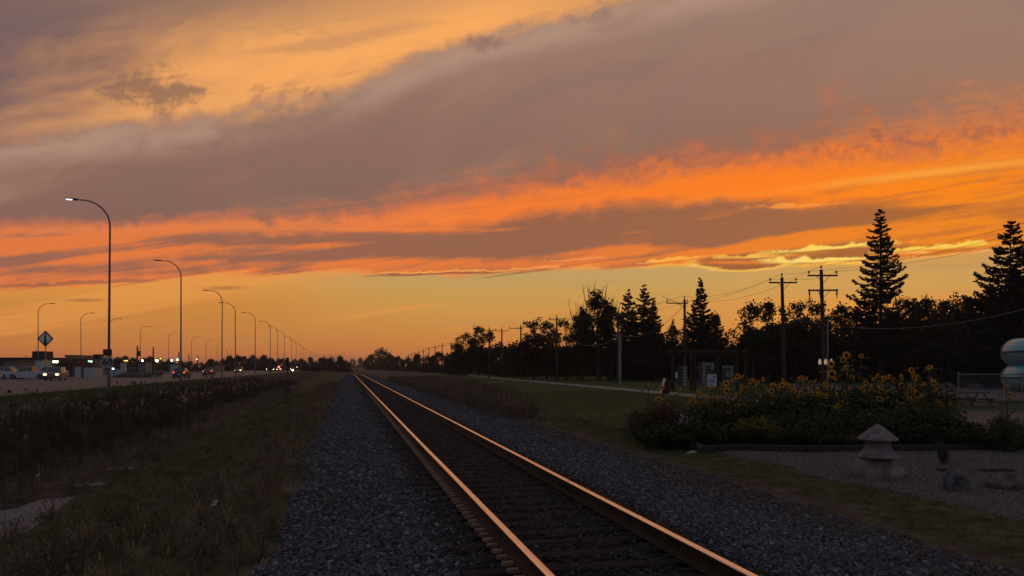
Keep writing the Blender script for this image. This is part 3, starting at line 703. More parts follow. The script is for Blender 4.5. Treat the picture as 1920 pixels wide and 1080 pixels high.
# ------------------------------------------------------------------ scattering by geometry nodes (stuff)
proto_col = bpy.data.collections.new('scatter_prototypes')
def proto(name, verts, faces, mat, attr=None):
    return np_mesh(name, verts, faces, mat, linked=False, attr=attr)
def scatter(name, pts, scl, rotz, protos, tilt=0.25, seed=1):
    """one object of kind stuff: PROTOS set out at PTS"""
    pts = np.asarray(pts, np.float32); n = len(pts)
    me = bpy.data.meshes.new(name); me.vertices.add(n); me.vertices.foreach_set('co', pts.ravel())
    rg = np.random.RandomState(seed)
    a = me.attributes.new('scl', 'FLOAT', 'POINT'); a.data.foreach_set('value', np.asarray(scl, np.float32))
    ro = np.stack([rg.uniform(-tilt, tilt, n), rg.uniform(-tilt, tilt, n), rotz], -1).astype(np.float32)
    a = me.attributes.new('rot', 'FLOAT_VECTOR', 'POINT'); a.data.foreach_set('vector', ro.ravel())
    a = me.attributes.new('pick', 'INT', 'POINT'); a.data.foreach_set('value', rg.randint(0, len(protos), n).astype(np.int32))
    o = bpy.data.objects.new(name, me); link(o); o['kind'] = 'stuff'
    ng = bpy.data.node_groups.new(name, 'GeometryNodeTree')
    ng.interface.new_socket('Geometry', in_out='INPUT', socket_type='NodeSocketGeometry'); ng.interface.new_socket('Geometry', in_out='OUTPUT', socket_type='NodeSocketGeometry')
    N = ng.nodes; gi = N.new('NodeGroupInput'); go = N.new('NodeGroupOutput')
    jn = N.new('GeometryNodeJoinGeometry')
    def named(nm, ty):
        k = N.new('GeometryNodeInputNamedAttribute'); k.data_type = ty; k.inputs['Name'].default_value = nm; return k
    sa, ra, pa = named('scl', 'FLOAT'), named('rot', 'FLOAT_VECTOR'), named('pick', 'INT')
    e2r = N.new('FunctionNodeEulerToRotation'); ng.links.new(ra.outputs[0], e2r.inputs[0])
    for i, p in enumerate(protos):
        cmp_ = N.new('FunctionNodeCompare'); cmp_.data_type = 'INT'; cmp_.operation = 'EQUAL'
        ng.links.new(pa.outputs[0], cmp_.inputs[2]); cmp_.inputs[3].default_value = i
        oi = N.new('GeometryNodeObjectInfo'); oi.inputs['Object'].default_value = p
        ip = N.new('GeometryNodeInstanceOnPoints')
        ng.links.new(gi.outputs[0], ip.inputs['Points']); ng.links.new(cmp_.outputs[0], ip.inputs['Selection'])
        ng.links.new(oi.outputs['Geometry'], ip.inputs['Instance']); ng.links.new(e2r.outputs[0], ip.inputs['Rotation']); ng.links.new(sa.outputs[0], ip.inputs['Scale'])
        ng.links.new(ip.outputs[0], jn.inputs[0])
    ng.links.new(jn.outputs[0], go.inputs[0])
    md = o.modifiers.new('scatter', 'NODES'); md.node_group = ng
    return o
def instmat(name, tones, rough=0.85, trans=0.0, spec=0.2):
    """a tone per scattered piece"""
    m = bpy.data.materials.new(name); m.use_nodes = True; t = m.node_tree; b = t.nodes['Principled BSDF']
    b.inputs['Roughness'].default_value = rough; b.inputs['Specular IOR Level'].default_value = spec
    oi = t.nodes.new('ShaderNodeObjectInfo'); rp = t.nodes.new('ShaderNodeValToRGB'); e = rp.color_ramp.elements
    e[0].color = L3(tones[0]); e[1].color = L3(tones[-1])
    for i, c in enumerate(tones[1:-1]):
        k = e.new((i + 1) / (len(tones) - 1)); k.color = L3(c)
    t.links.new(oi.outputs['Random'], rp.inputs[0]); t.links.new(rp.outputs[0], b.inputs['Base Color'])
    if trans:
        tr = t.nodes.new('ShaderNodeBsdfTranslucent'); ms = t.nodes.new('ShaderNodeMixShader'); ms.inputs[0].default_value = trans
        t.links.new(rp.outputs[0], tr.inputs['Color']); t.links.new(b.outputs[0], ms.inputs[1]); t.links.new(tr.outputs[0], ms.inputs[2])
        t.links.new(ms.outputs[0], t.nodes['Material Output'].inputs['Surface'])
    return m
def in_view(x, y, margin=0.6):
    k = np.abs(x) < y * (960 / F) + margin
    return k & (y > 3.5)

def rock_protos(name, mat, n=4, flat=0.7, seed=3):
    out = []
    for k in range(n):
        bm = bmesh.new(); bmesh.ops.create_icosphere(bm, subdivisions=1, radius=0.5); rr = random.Random(seed + k)
        dirs = [Vector((rr.uniform(-1, 1), rr.uniform(-1, 1), rr.uniform(-1, 1))).normalized() for _ in range(7)]
        for v_ in bm.verts:
            for d_ in dirs:                                          # chop with random planes: angular crushed rock
                e_ = v_.co.dot(d_) - 0.36
                if e_ > 0: v_.co -= d_ * e_ * 0.9
            v_.co.x *= 1.25; v_.co.z *= flat
        me = bpy.data.meshes.new(name); bm.to_mesh(me); bm.free(); me.materials.append(mat)
        out.append(bpy.data.objects.new(name, me))
    return out
M['ballast_inst'] = instmat('ballast_rock', [(0.018, 0.019, 0.023), (0.072, 0.073, 0.083), (0.028, 0.028, 0.033), (0.12, 0.122, 0.136), (0.07, 0.056, 0.050), (0.035, 0.037, 0.043), (0.21, 0.21, 0.22)], 0.8)
M['gravel_inst'] = instmat('garden_pebble', [(0.07, 0.06, 0.058), (0.13, 0.11, 0.10), (0.09, 0.072, 0.066), (0.19, 0.165, 0.155)], 0.8)
rocks = rock_protos('ballast_rock', M['ballast_inst'])
M['crib_inst'] = instmat('oily_rock', [(0.010, 0.010, 0.011), (0.030, 0.028, 0.029), (0.016, 0.015, 0.016), (0.045, 0.044, 0.048), (0.02, 0.017, 0.016), (0.08, 0.078, 0.08)], 0.8)
M['dust_inst'] = instmat('dusty_rock', [(0.034, 0.027, 0.025), (0.075, 0.06, 0.055), (0.05, 0.04, 0.036), (0.10, 0.082, 0.076)], 0.85)
dusty_rocks = rock_protos('dusty_rock', M['dust_inst'], 3, 0.65, 18)
crib_rocks = rock_protos('oily_rock', M['crib_inst'], 3, 0.6, 13)
def st_np(x, y): return x * math.cos(TH) + y * math.sin(TH), -x * math.sin(TH) + y * math.cos(TH)
pebbles = rock_protos('garden_pebble', M['gravel_inst'], 3, 0.6, 30)
RG = np.random.RandomState(5)
def region(s0, s1, t0, t1, dens):
    n = int((s1 - s0) * (t1 - t0) * dens)
    s = RG.uniform(s0, s1, n); t = RG.uniform(t0, t1, n)
    x = s * math.cos(TH) - t * math.sin(TH); y = s * math.sin(TH) + t * math.cos(TH)
    k = in_view(x, y); return s[k], t[k], x[k], y[k]
P_, S_ = [], []
for t0, t1, dens, size in ((3.5, 9, 1050, 0.042), (9, 16, 680, 0.046), (16, 30, 320, 0.053), (30, 60, 110, 0.068), (60, 120, 45, 0.10)):
    s, t, x, y = region(-1.3, 7.1, t0, t1, dens)
    e = vnoise(s * 0 + 3, t, 1.1, 2.0) * 0.12 + vnoise(s * 0 + 7, t, 0.35, 5.0) * 0.15
    keep = (s + e > -0.92 - RG.exponential(0.10, len(s))) & (s + e < 6.35 + RG.exponential(0.22, len(s)))
    onrail = (np.abs(s - 1.516) < 0.09) | (np.abs(s - 3.024) < 0.09) | (np.abs(s - 1.39) < 0.09)
    between = (s > 0.97) & (s < 3.57)
    keep &= ~onrail & (~between | (RG.uniform(0, 1, len(s)) < 0.8))
    z = ballast_z(s, t) + RG.uniform(0, 0.012, len(s)); z = np.where(between, -0.022 + RG.uniform(-0.02, 0.012, len(s)), z)
    P_.append(np.stack([x, y, z], -1)[keep]); S_.append((size * np.clip(RG.lognormal(-0.05, 0.34, len(s)), 0.45, 1.9))[keep])
P_ = np.concatenate(P_); S_ = np.concatenate(S_)
s_a, t_a = st_np(P_[:, 0], P_[:, 1]); dusty = sst(4.3, 6.3, s_a + vnoise(s_a, t_a, 0.5, 3.0) * 0.8) * 0.75 > RG.uniform(0, 1, len(s_a)); crib = (s_a + RG.normal(0, 0.16, len(s_a)) > 0.95) & (s_a + RG.normal(0, 0.14, len(s_a)) < 3.55); dusty &= ~crib
cl_ = ~crib & ~dusty
scatter('ballast_stones', P_[cl_], S_[cl_], RG.uniform(0, 6.28, cl_.sum()), rocks, 0.9, 2)
scatter('dusty_ballast_stones', P_[dusty], S_[dusty], RG.uniform(0, 6.28, dusty.sum()), dusty_rocks, 0.9, 5)
scatter('oily_crib_stones', P_[crib], S_[crib] * 0.92, RG.uniform(0, 6.28, crib.sum()), crib_rocks, 0.9, 4)
P_, S_ = [], []
for t0, t1, dens, size in ((3, 14, 330, 0.036), (14, 26, 170, 0.042)):
    s, t, x, y = region(8.2, 22, t0, t1, dens)
    e = vnoise(s, t, 0.9, 3.0) * 0.25
    keep = (s + e > 8.45 - RG.exponential(0.2, len(s))) & (t + e - (s - 8) * 0.25 + 2.2 < 22.5)
    P_.append(np.stack([x, y, garden_z(s, t)], -1)[keep]); S_.append((size * RG.uniform(0.5, 1.5, len(s)))[keep])
P_ = np.concatenate(P_); S_ = np.concatenate(S_)
scatter('garden_pebbles', P_, S_, RG.uniform(0, 6.28, len(P_)), pebbles, 0.8, 3)

# grasses and weeds
def tuft(name, mat, blades, h, spread, w, lean=0.5, seed=0, heads=0.0, segs=3):
    rg = np.random.RandomState(seed); V, Fc = [], []
    for _ in range(blades):
        a = rg.uniform(0, 6.28); r0 = rg.uniform(0, spread); hh = h * rg.uniform(0.45, 1.1); la = rg.uniform(0, 6.28); ln = hh * lean * rg.uniform(0.2, 1.2)
        b0 = np.array([math.cos(a) * r0, math.sin(a) * r0, -0.03]); dr = np.array([math.cos(la), math.sin(la), 0]); sd = np.array([-dr[1], dr[0], 0])
        base = len(V)
        for k in range(segs + 1):
            q = k / segs; c = b0 + dr * ln * q * q + np.array([0, 0, hh * q * (1 - 0.15 * q)]); ww = w * (1 - q * 0.85) * 0.5
            V += [c - sd * ww, c + sd * ww]
            if k: Fc.append((base + 2 * k - 2, base + 2 * k - 1, base + 2 * k + 1, base + 2 * k))
        if rg.uniform() < heads:
            c = V[-1]; hs = hh * 0.13
            for da in (0, 1.57):
                b = len(V); dd = np.array([math.cos(la + da), math.sin(la + da), 0]) * hs * 0.22
                V += [c - dd - [0, 0, hs * .2], c + dd - [0, 0, hs * .2], c + dd * 0.6 + [0, 0, hs], c - dd * 0.6 + [0, 0, hs]]; Fc.append((b, b + 1, b + 2, b + 3))
    return proto(name, np.array(V), np.array(Fc), mat)
def weed(name, mat, h, n, leaf, seed=0, spread=0.22):
    """a stalky weed: stems with small leaves"""
    rg = np.random.RandomState(seed); V, Fc = [], []
    for _ in range(n):
        a = rg.uniform(0, 6.28); hh = h * rg.uniform(0.6, 1.1); dr = np.array([math.cos(a), math.sin(a), 0]); sd = np.array([-dr[1], dr[0], 0])
        b = len(V); top = dr * spread * rg.uniform(0.3, 1) + np.array([0, 0, hh])
        V += [-sd * 0.004, sd * 0.004, top + sd * 0.003, top - sd * 0.003]; Fc.append((b, b + 1, b + 2, b + 3))
        for k in range(7):
            q = rg.uniform(0.25, 1.0); c = top * q; la = rg.uniform(0, 6.28); d2 = np.array([math.cos(la), math.sin(la), rg.uniform(-0.1, 0.9)]) * leaf * rg.uniform(0.6, 1.4)
            s2 = np.array([-math.sin(la), math.cos(la), 0]) * leaf * 0.25; b = len(V)
            V += [c, c + d2 * 0.5 - s2, c + d2, c + d2 * 0.5 + s2]; Fc.append((b, b + 1, b + 2, b + 3))
    return proto(name, np.array(V), np.array(Fc), mat)
M['g_green'] = instmat('green_grass_blade', [(0.056, 0.070, 0.018), (0.098, 0.112, 0.036), (0.07, 0.080, 0.024), (0.13, 0.13, 0.05)], 0.7, 0.3)
M['g_dry'] = instmat('dry_grass_blade', [(0.24, 0.19, 0.095), (0.12, 0.11, 0.05), (0.36, 0.29, 0.16), (0.13, 0.10, 0.058)], 0.8, 0.3)
M['g_red'] = instmat('reddish_weed', [(0.125, 0.088, 0.068), (0.10, 0.085, 0.05), (0.19, 0.135, 0.105), (0.07, 0.075, 0.034)], 0.8, 0.3)
M['g_tan'] = instmat('tan_short_grass', [(0.15, 0.105, 0.065), (0.09, 0.066, 0.04), (0.19, 0.14, 0.09)], 0.85, 0.25)
lawn_p = [tuft('lawn_tuft', M['g_green'], 16, 0.09, 0.10, 0.012, 0.9, k, segs=2) for k in range(3)]
green_p = [tuft('green_tuft', M['g_green'], 22, 0.2, 0.12, 0.009, 0.7, 10 + k) for k in range(4)]
dry_p = [tuft('dry_tuft', M['g_dry'], 20, 0.34, 0.11, 0.006, 0.55, 20 + k, heads=0.12) for k in range(4)]
red_p = [tuft('reddish_tuft', M['g_red'], 18, 0.30, 0.12, 0.006, 0.5, 30 + k, heads=0.5) for k in range(2)] + [weed('stalky_weed', M['g_red'], 0.34, 9, 0.045, 40 + k) for k in range(3)]
tan_p = [tuft('tan_tuft', M['g_tan'], 18, 0.06, 0.10, 0.010, 1.0, 50 + k, segs=2) for k in range(3)]
def off_puddle(x, y):
    k = np.ones(len(x), bool)
    for a, b, ra, rb in puddles:
        k &= ((x - a) / (ra * 0.95)) ** 2 + ((y - b) / (rb * 3.0)) ** 2 > 1.0
    return k
def grow(name, protos, zones, tilt=0.2, seed=1):
    P, S = [], []
    for s0, s1, t0, t1, dens, lo, hi, prob in zones:
        s, t, x, y = region(s0, s1, t0, t1, dens)
        keep = RG.uniform(0, 1, len(s)) < prob(s, t)
        keep &= off_puddle(x, y)
        z = ground_st(s, t)
        P.append(np.stack([x, y, z], -1)[keep]); S.append(RG.uniform(lo, hi, len(s))[keep])
    P = np.concatenate(P); S = np.concatenate(S)
    return scatter(name, P, S, RG.uniform(0, 6.28, len(P)), protos, tilt, seed)
def greenness(s, t):
    w = vnoise(s, t, 0.8, 6.0) * 0.5
    a = sst(-5.4, -4.8, s + w) * sst(-2.4, -3.1, s + w * 0.6)
    a = a * sst(11, 15, t) + 0.25 * (1 - sst(11, 15, t))
    return np.clip(a + 0.12, 0, 1)
edgeL = lambda s, t: sst(-0.75, -1.05, s + vnoise(s * 0 + 3, t, 1.1, 2.0) * 0.12 + vnoise(s * 0 + 7, t, 0.35, 5.0) * 0.15 - RG.exponential(0.06, len(s)))
clump = lambda s, t: np.clip(0.62 + 0.6 * vnoise(s, t, 1.6, 8.0), 0.08, 1)
grow('green_grass', green_p, [
    (-7.4, -0.8, 4, 14, 16, 0.7, 1.3, lambda s, t: greenness(s, t) * edgeL(s, t) * 0.9),
    (-7.4, -0.8, 14, 30, 15, 0.6, 1.1, lambda s, t: greenness(s, t) * edgeL(s, t)),
    (-7.4, -0.8, 30, 70, 6, 0.8, 1.5, lambda s, t: greenness(s, t) * edgeL(s, t)),
    (-20, -13.5, 30, 110, 5, 0.9, 1.9, lambda s, t: 0.9 + 0 * s)], seed=11)
grow('dry_grass', dry_p, [
    (-7.4, -0.8, 4, 14, 14, 0.6, 1.25, lambda s, t: (1 - greenness(s, t)) * edgeL(s, t) * clump(s, t)),
    (-7.4, -0.8, 14, 34, 8, 0.5, 1.1, lambda s, t: (1 - greenness(s, t)) * edgeL(s, t) * clump(s, t)),
    (-7.4, -0.8, 34, 90, 3, 0.8, 1.4, lambda s, t: (1 - greenness(s, t)) * edgeL(s, t)),
    (5.8, 12, 30, 100, 2.4, 0.6, 1.3, lambda s, t: sst(0.5, -0.5, s - 6.9 - np.interp(t, [26, 32, 60, 90], [0, 1.2, 5, 8])))], seed=12)
grow('reddish_weeds', red_p, [
    (-7.4, -0.8, 4, 14, 20, 0.7, 1.3, lambda s, t: (1 - greenness(s, t) * 0.9) * edgeL(s, t) * np.clip(1.3 - clump(s, t), 0.25, 1)),
    (-7.4, -0.8, 14, 34, 10, 0.6, 1.2, lambda s, t: (1 - greenness(s, t) * 1.0) * edgeL(s, t)),
    (-7.4, -0.8, 34, 90, 4, 0.8, 1.5, lambda s, t: (1 - greenness(s, t)) * edgeL(s, t)),
    (5.2, 14, 24, 110, 8.0, 1.2, 2.6, lambda s, t: sst(0.5, -0.6, s - 6.9 - np.interp(t, [24, 28, 32, 60, 90], [-1.2, 0.2, 1.2, 5, 8]) + vnoise(s, t, 0.5, 2.0)) * sst(5.2, 6.6, s) * np.clip(0.6 + 0.7 * vnoise(s, t, 0.7, 1.0), 0.1, 1))], seed=13)
grow('lawn_grass', lawn_p, [
    (6.5, 9.0, 5, 30, 60, 0.6, 1.1, lambda s, t: sst(6.75, 7.3, s + vnoise(s, t, 1.0, 2.0) * 0.3) * np.where(t < 20, sst(8.9, 8.5, s + vnoise(s, t, 0.9, 3.0) * 0.25), 1)),
    (8.0, 23, 22, 60, 14, 0.8, 1.5, lambda s, t: sst(0.0, 0.8, s - 6.9 - np.interp(t, [26, 32, 60, 90], [0, 1.2, 5, 8])) * sst(21.5, 23.0, t - (s - 8) * 0.2 + 0.5))], seed=14)
grow('tan_grass', tan_p, [
    (6.0, 8.2, 4, 26, 60, 0.7, 1.3, lambda s, t: sst(6.1, 6.5, s + vnoise(s, t, 1.0, 2.0) * 0.25) * sst(7.4, 6.8, s + vnoise(s, t, 1.3, 5.0) * 0.3))], seed=15)

grow('ballast_weeds', red_p + dry_p, [(-0.9, 0.7, 4, 40, 0.9, 0.3, 0.75, lambda s, t: sst(0.6, -0.8, s)), (4.4, 6.7, 4, 40, 0.8, 0.25, 0.6, lambda s, t: sst(4.4, 6.6, s))], seed=18)

# reed bed in the ditch: dark stalks, pale seed heads
M['reed'] = instmat('reed_leaf', [(0.058, 0.037, 0.029), (0.032, 0.032, 0.017), (0.09, 0.057, 0.045), (0.042, 0.037, 0.022)], 0.8, 0.25)
M['seedhead'] = instmat('fluffy_seed_head', [(0.20, 0.145, 0.125), (0.40, 0.31, 0.28), (0.10, 0.07, 0.055), (0.26, 0.19, 0.165)], 0.95, 0.35)
reed_p = [tuft('reed', M['reed'], 22, 1.15, 0.28, 0.018, 0.28, 60 + k) for k in range(4)] + [weed('dock_weed', M['reed'], 0.95, 14, 0.10, 70 + k, 0.35) for k in range(2)]
grow('reed_bed', reed_p, [
    (-14.2, -6.6, 11, 40, 6.5, 0.34, 0.7, lambda s, t: sst(-6.5, -7.3, s + vnoise(s, t, 0.9, 3.0) * 0.5) * sst(-13.4, -12.2, s)),
    (-14.5, -7.0, 40, 120, 3.4, 0.42, 0.75, lambda s, t: sst(-6.8, -8.0, s + vnoise(s, t, 0.4, 3.0) * 0.6) * sst(-14.5, -13.4, s))], 0.1, 16)
def seed_head(name, seed):
    rg = np.random.RandomState(seed); V, Fc = [], []
    for _ in range(14):
        q = rg.uniform(0, 1); c = np.array([rg.normal() * 0.02, rg.normal() * 0.02, 1.12 + q * 0.16]); d = rg.normal(size=3) * 0.035; e = rg.normal(size=3) * 0.03; b = len(V)
        V += [c - d - e, c + d - e, c + d + e, c - d + e]; Fc.append((b, b + 1, b + 2, b + 3))
    b = len(V); V += [np.array(q) for q in ((-0.006, 0, 0), (0.006, 0, 0), (0.005, 0, 1.15), (-0.005, 0, 1.15))]; Fc.append((b, b + 1, b + 2, b + 3))
    return proto(name, np.array(V), np.array(Fc), M['seedhead'])
heads_p = [seed_head('seed_head', k) for k in range(4)]
grow('reed_seed_heads', heads_p, [
    (-13.2, -8.2, 14, 34, 3.0, 0.42, 0.82, lambda s, t: np.clip(0.2 + vnoise(s, t, 0.5, 5.0) + sst(-8.6, -11, s) * 0.3, 0, 1)),
    (-14.2, -8.2, 34, 110, 2.8, 0.42, 0.85, lambda s, t: np.clip(0.2 + vnoise(s, t, 0.3, 5.0), 0, 1))], 0.12, 17)

# ------------------------------------------------------------------ trees
M['bark'] = material('dark_bark', (0.022, 0.017, 0.013), (0.05, 0.038, 0.03), 5, 0.95, bump=0.3)
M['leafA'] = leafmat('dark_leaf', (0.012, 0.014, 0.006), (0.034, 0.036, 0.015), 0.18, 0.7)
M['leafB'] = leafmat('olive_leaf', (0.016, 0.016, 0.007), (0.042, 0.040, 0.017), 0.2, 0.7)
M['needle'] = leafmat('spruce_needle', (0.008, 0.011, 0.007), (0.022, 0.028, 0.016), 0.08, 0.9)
def quads(C, size, rg, flat=0.0, D=None, aspect=1.0):
    """a leaf-shaped face at each centre"""
    n = len(C); a = rg.normal(size=(n, 3)); b = rg.normal(size=(n, 3))
    if D is not None: a = D + a * 0.35
    a /= np.linalg.norm(a, axis=1, keepdims=True); b -= a * (a * b).sum(1, keepdims=True); b /= np.linalg.norm(b, axis=1, keepdims=True)
    if flat: b[:, 2] *= (1 - flat)
    sz = np.asarray(size).reshape(-1, 1) * rg.uniform(0.6, 1.3, (n, 1))
    a = a * sz * 0.5 * aspect; b = b * sz * 0.36
    V = np.stack([C - a, C - b * 0.9 + a * 0.1, C + a, C + b * 0.9 + a * 0.1], 1).reshape(-1, 3)
    Fq = np.arange(4 * n).reshape(n, 4)
    return V, Fq
def trunk_mesh(h, r, limbs, rg, lean=0.03, top=0.75):
    m = MB(); pts = []; n = 7; wx = rg.uniform(-lean, lean) * h; wy = rg.uniform(-lean, lean) * h
    for i in range(n):
        q = i / (n - 1); pts.append(Vector((wx * q * q + rg.normal() * 0.006 * h * q, wy * q * q + rg.normal() * 0.006 * h * q, h * top * q - 0.1)))
    m.tube(pts, [r * (1.25 if i == 0 else 1) * (1 - 0.8 * i / (n - 1)) for i in range(n)], 7)
    for p, e in limbs:
        k = min(n - 2, max(1, int(p * n))); a = pts[k]; mid = (a + Vector(e)) / 2 + Vector((0, 0, 0.05 * h))
        m.tube([a, mid, Vector(e)], [r * 0.42 * (1 - p * 0.5), r * 0.25, r * 0.06], 5)
    return m
def broadleaf(name, h, rx, leafmat_, seed, low=0.2, n=6500, size=0.34, bare=0, gaps=0.3, nblob=16, shape=1.0):
    """trunk with limbs; crown of many leaf clumps gathered in uneven masses at the limb ends"""
    rg = np.random.RandomState(seed); blobs = []
    for k in range(nblob):
        q = rg.uniform(0, 1); z = h * (low + (0.94 - low) * q); prof = math.sin(min(1, (0.25 + q * 0.8)) * math.pi) ** 0.6 * shape
        a = rg.uniform(0, 6.28); rr = rx * prof * rg.uniform(0.25, 0.85); sr = rx * rg.uniform(0.26, 0.44) * (1 - 0.35 * q)
        blobs.append((rr * math.cos(a), rr * math.sin(a), min(z, h - sr * 0.8), sr))
    root = empty(name, (0, 0, 0))
    limbs = [(rg.uniform(0.3, 0.85), (b[0] * 0.8, b[1] * 0.8, b[2] - b[3] * 0.2)) for b in blobs[:9]]
    tm = trunk_mesh(h, 0.016 * h + 0.06, limbs, rg)
    if bare:
        for k in range(bare):                                   # leafless twigs standing out of the top
            a = rg.uniform(0, 6.28); r0 = rx * rg.uniform(0.0, 0.6); z0 = h * rg.uniform(0.6, 0.8)
            p = Vector((math.cos(a) * r0, math.sin(a) * r0, z0)); q = p + Vector((math.cos(a) * rx * 0.25, math.sin(a) * rx * 0.25, h * rg.uniform(0.14, 0.3)))
            tm.tube([p, (p + q) / 2 + Vector((rg.normal() * 0.1, rg.normal() * 0.1, 0.1)), q], [0.05, 0.035, 0.012], 4)
            for j in range(3):
                s_ = p.lerp(q, rg.uniform(0.3, 0.9)); e_ = s_ + Vector((rg.normal() * 0.45, rg.normal() * 0.45, rg.uniform(0.4, 1.1))); tm.tube([s_, e_], [0.024, 0.008], 3)
    tm.build('trunk', M['bark'], root)
    C = []
    w = np.array([b[3] ** 2 for b in blobs]); w /= w.sum()
    for b, k in zip(blobs, (w * n).astype(int)):
        nc = max(6, k // 24)                                     # sprays of leaves
        d = rg.normal(size=(nc, 3)); d /= np.linalg.norm(d, axis=1, keepdims=True)
        cc = np.array(b[:3]) + d * b[3] * (rg.uniform(0.35, 1.12, (nc, 1))) * np.array([1.15, 1.15, 0.85])
        idx = rg.randint(0, nc, k); C.append(cc[idx] + rg.normal(size=(k, 3)) * size * 0.75)
    C = np.concatenate(C); C = C[C[:, 2] > h * low * 0.75]
    V, Fq = quads(C, size, rg)
    np_mesh('crown', V, Fq, leafmat_, root)
    return root
def spruce(name, h, r, seed, n_mul=1.0, low=0.06, open_=0.0, size=0.30):
    rg = np.random.RandomState(seed); root = empty(name, (0, 0, 0))
    MB().tube([(0, 0, -0.1), (0.02 * r, 0, h * 0.5), (0, 0, h)], [0.012 * h + 0.05, 0.008 * h + 0.02, 0.015], 7).build('trunk', M['bark'], root)
    C, D, S = [], [], []; z = h * low; tw = MB()
    while z < h * 0.985:
        q = (z - h * low) / (h * (1 - low)); L0 = r * (1 - q) ** 0.86 * (1.0 if q > 0.1 else 0.8) + 0.16
        nb = 5 if q < 0.75 else 4
        a0 = rg.uniform(0, 6.28)
        for k in range(nb):
            if rg.uniform() < open_: continue
            a = a0 + 6.28 * k / nb + rg.uniform(-0.35, 0.35); L = L0 * (rg.uniform(0.55, 1.0) if rg.uniform() < 0.8 else rg.uniform(1.0, 1.25)); z0 = z + rg.uniform(-0.28, 0.28)
            dr = np.array([math.cos(a), math.sin(a), 0]); sd = np.array([-dr[1], dr[0], 0]); droop = L * rg.uniform(0.10, 0.30) * (1.2 - q)
            m_ = int((14 + 46 * L) * n_mul)
            tt = rg.uniform(0.06, 1.0, m_) ** 0.8
            zz = z0 + L * 0.10 * tt - droop * np.sin(tt * math.pi * 0.8) + L * 0.16 * tt ** 4
            side = rg.normal(size=m_) * L * 0.17 * (1 - tt * 0.75)
            hang = -np.abs(rg.normal(size=m_)) * 0.13 * (0.6 + L * 0.12)
            P = dr * (L * tt)[:, None] + sd * side[:, None]; P[:, 2] += zz + hang
            C.append(P); dd = dr * 1.0 + sd * np.sign(side)[:, None] * 0.6 + np.array([0, 0, -0.25]); D.append(dd); S.append(np.full(m_, size) * (0.65 + 0.5 * (1 - q)))
            pts = [Vector(dr * L * w_) + Vector((0, 0, z0 + L * 0.10 * w_ - droop * math.sin(w_ * math.pi * 0.8) + L * 0.16 * w_ ** 4)) for w_ in (0, 0.5, 1.0)]
            tw.tube(pts, [0.035, 0.02, 0.006], 3, cap=False)
        z += (0.50 - 0.20 * q) * (h / 20) ** 0.5
    tw.build('branches', M['bark'], root)['kind'] = 'stuff'
    C = np.concatenate(C); D = np.concatenate(D); S = np.concatenate(S)
    V, Fq = quads(C, S, rg, D=D, aspect=1.25)
    np_mesh('crown', V, Fq, M['needle'], root)
    return root

G_TREES = 'trees of the park behind the path'
def settle(o, px, d, sc=1.0, label=None, rz=None, group=G_TREES, first=False, cat='tree', zs=None):
    p = ground_at(px, d); rz = rnd.uniform(0, 6.28) if rz is None else rz
    scv = (sc, sc, sc * (zs or 1.0))
    c = place(o, p, rz, scv) if first else dup(o, p, rz, scv)
    c['label'] = label; c['category'] = cat; c['group'] = group
    return c
# tall open spruces
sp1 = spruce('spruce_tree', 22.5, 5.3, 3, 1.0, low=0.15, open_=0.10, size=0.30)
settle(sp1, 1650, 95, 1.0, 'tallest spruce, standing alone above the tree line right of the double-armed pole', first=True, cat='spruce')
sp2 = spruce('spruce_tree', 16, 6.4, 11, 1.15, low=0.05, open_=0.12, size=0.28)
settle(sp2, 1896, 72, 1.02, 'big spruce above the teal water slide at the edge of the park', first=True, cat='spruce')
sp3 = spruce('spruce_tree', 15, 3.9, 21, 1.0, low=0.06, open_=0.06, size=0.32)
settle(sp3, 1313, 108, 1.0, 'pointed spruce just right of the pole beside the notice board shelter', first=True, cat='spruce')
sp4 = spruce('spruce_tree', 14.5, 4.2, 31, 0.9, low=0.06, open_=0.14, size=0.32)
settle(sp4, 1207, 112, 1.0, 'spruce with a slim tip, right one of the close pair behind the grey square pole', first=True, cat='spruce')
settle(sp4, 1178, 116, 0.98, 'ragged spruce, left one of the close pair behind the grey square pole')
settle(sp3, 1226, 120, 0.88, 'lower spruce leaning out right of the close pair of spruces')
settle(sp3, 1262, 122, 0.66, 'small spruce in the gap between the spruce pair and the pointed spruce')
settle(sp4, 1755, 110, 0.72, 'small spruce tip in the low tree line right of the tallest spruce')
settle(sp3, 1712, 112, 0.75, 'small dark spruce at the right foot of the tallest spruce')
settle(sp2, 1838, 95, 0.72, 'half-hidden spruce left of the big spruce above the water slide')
settle(sp4, 1345, 118, 0.72, 'short spruce at the right shoulder of the pointed spruce')
# broad-leaved trees
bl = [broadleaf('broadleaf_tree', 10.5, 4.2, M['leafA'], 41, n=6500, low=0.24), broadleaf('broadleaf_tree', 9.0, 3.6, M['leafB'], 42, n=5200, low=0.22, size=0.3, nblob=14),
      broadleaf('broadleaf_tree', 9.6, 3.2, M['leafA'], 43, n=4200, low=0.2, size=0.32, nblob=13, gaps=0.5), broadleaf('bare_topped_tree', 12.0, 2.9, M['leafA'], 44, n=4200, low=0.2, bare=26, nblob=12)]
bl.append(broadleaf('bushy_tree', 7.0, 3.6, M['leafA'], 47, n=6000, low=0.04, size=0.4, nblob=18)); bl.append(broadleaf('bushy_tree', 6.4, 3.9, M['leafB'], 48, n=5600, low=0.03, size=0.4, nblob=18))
used = set()
def bt(k, px, d, sc, label, zs=None, group=G_TREES):
    f = k not in used; used.add(k)
    if px > 840 and d < 180 and k < 4: sc *= 1.14 if px < 1690 else 1.27
    return settle(bl[k], px, d, sc, label, first=f, zs=zs, group=group)
bt(3, 1122, 108, 1.0, 'tree with bare twigs standing out of its top, left of the spruce pair')
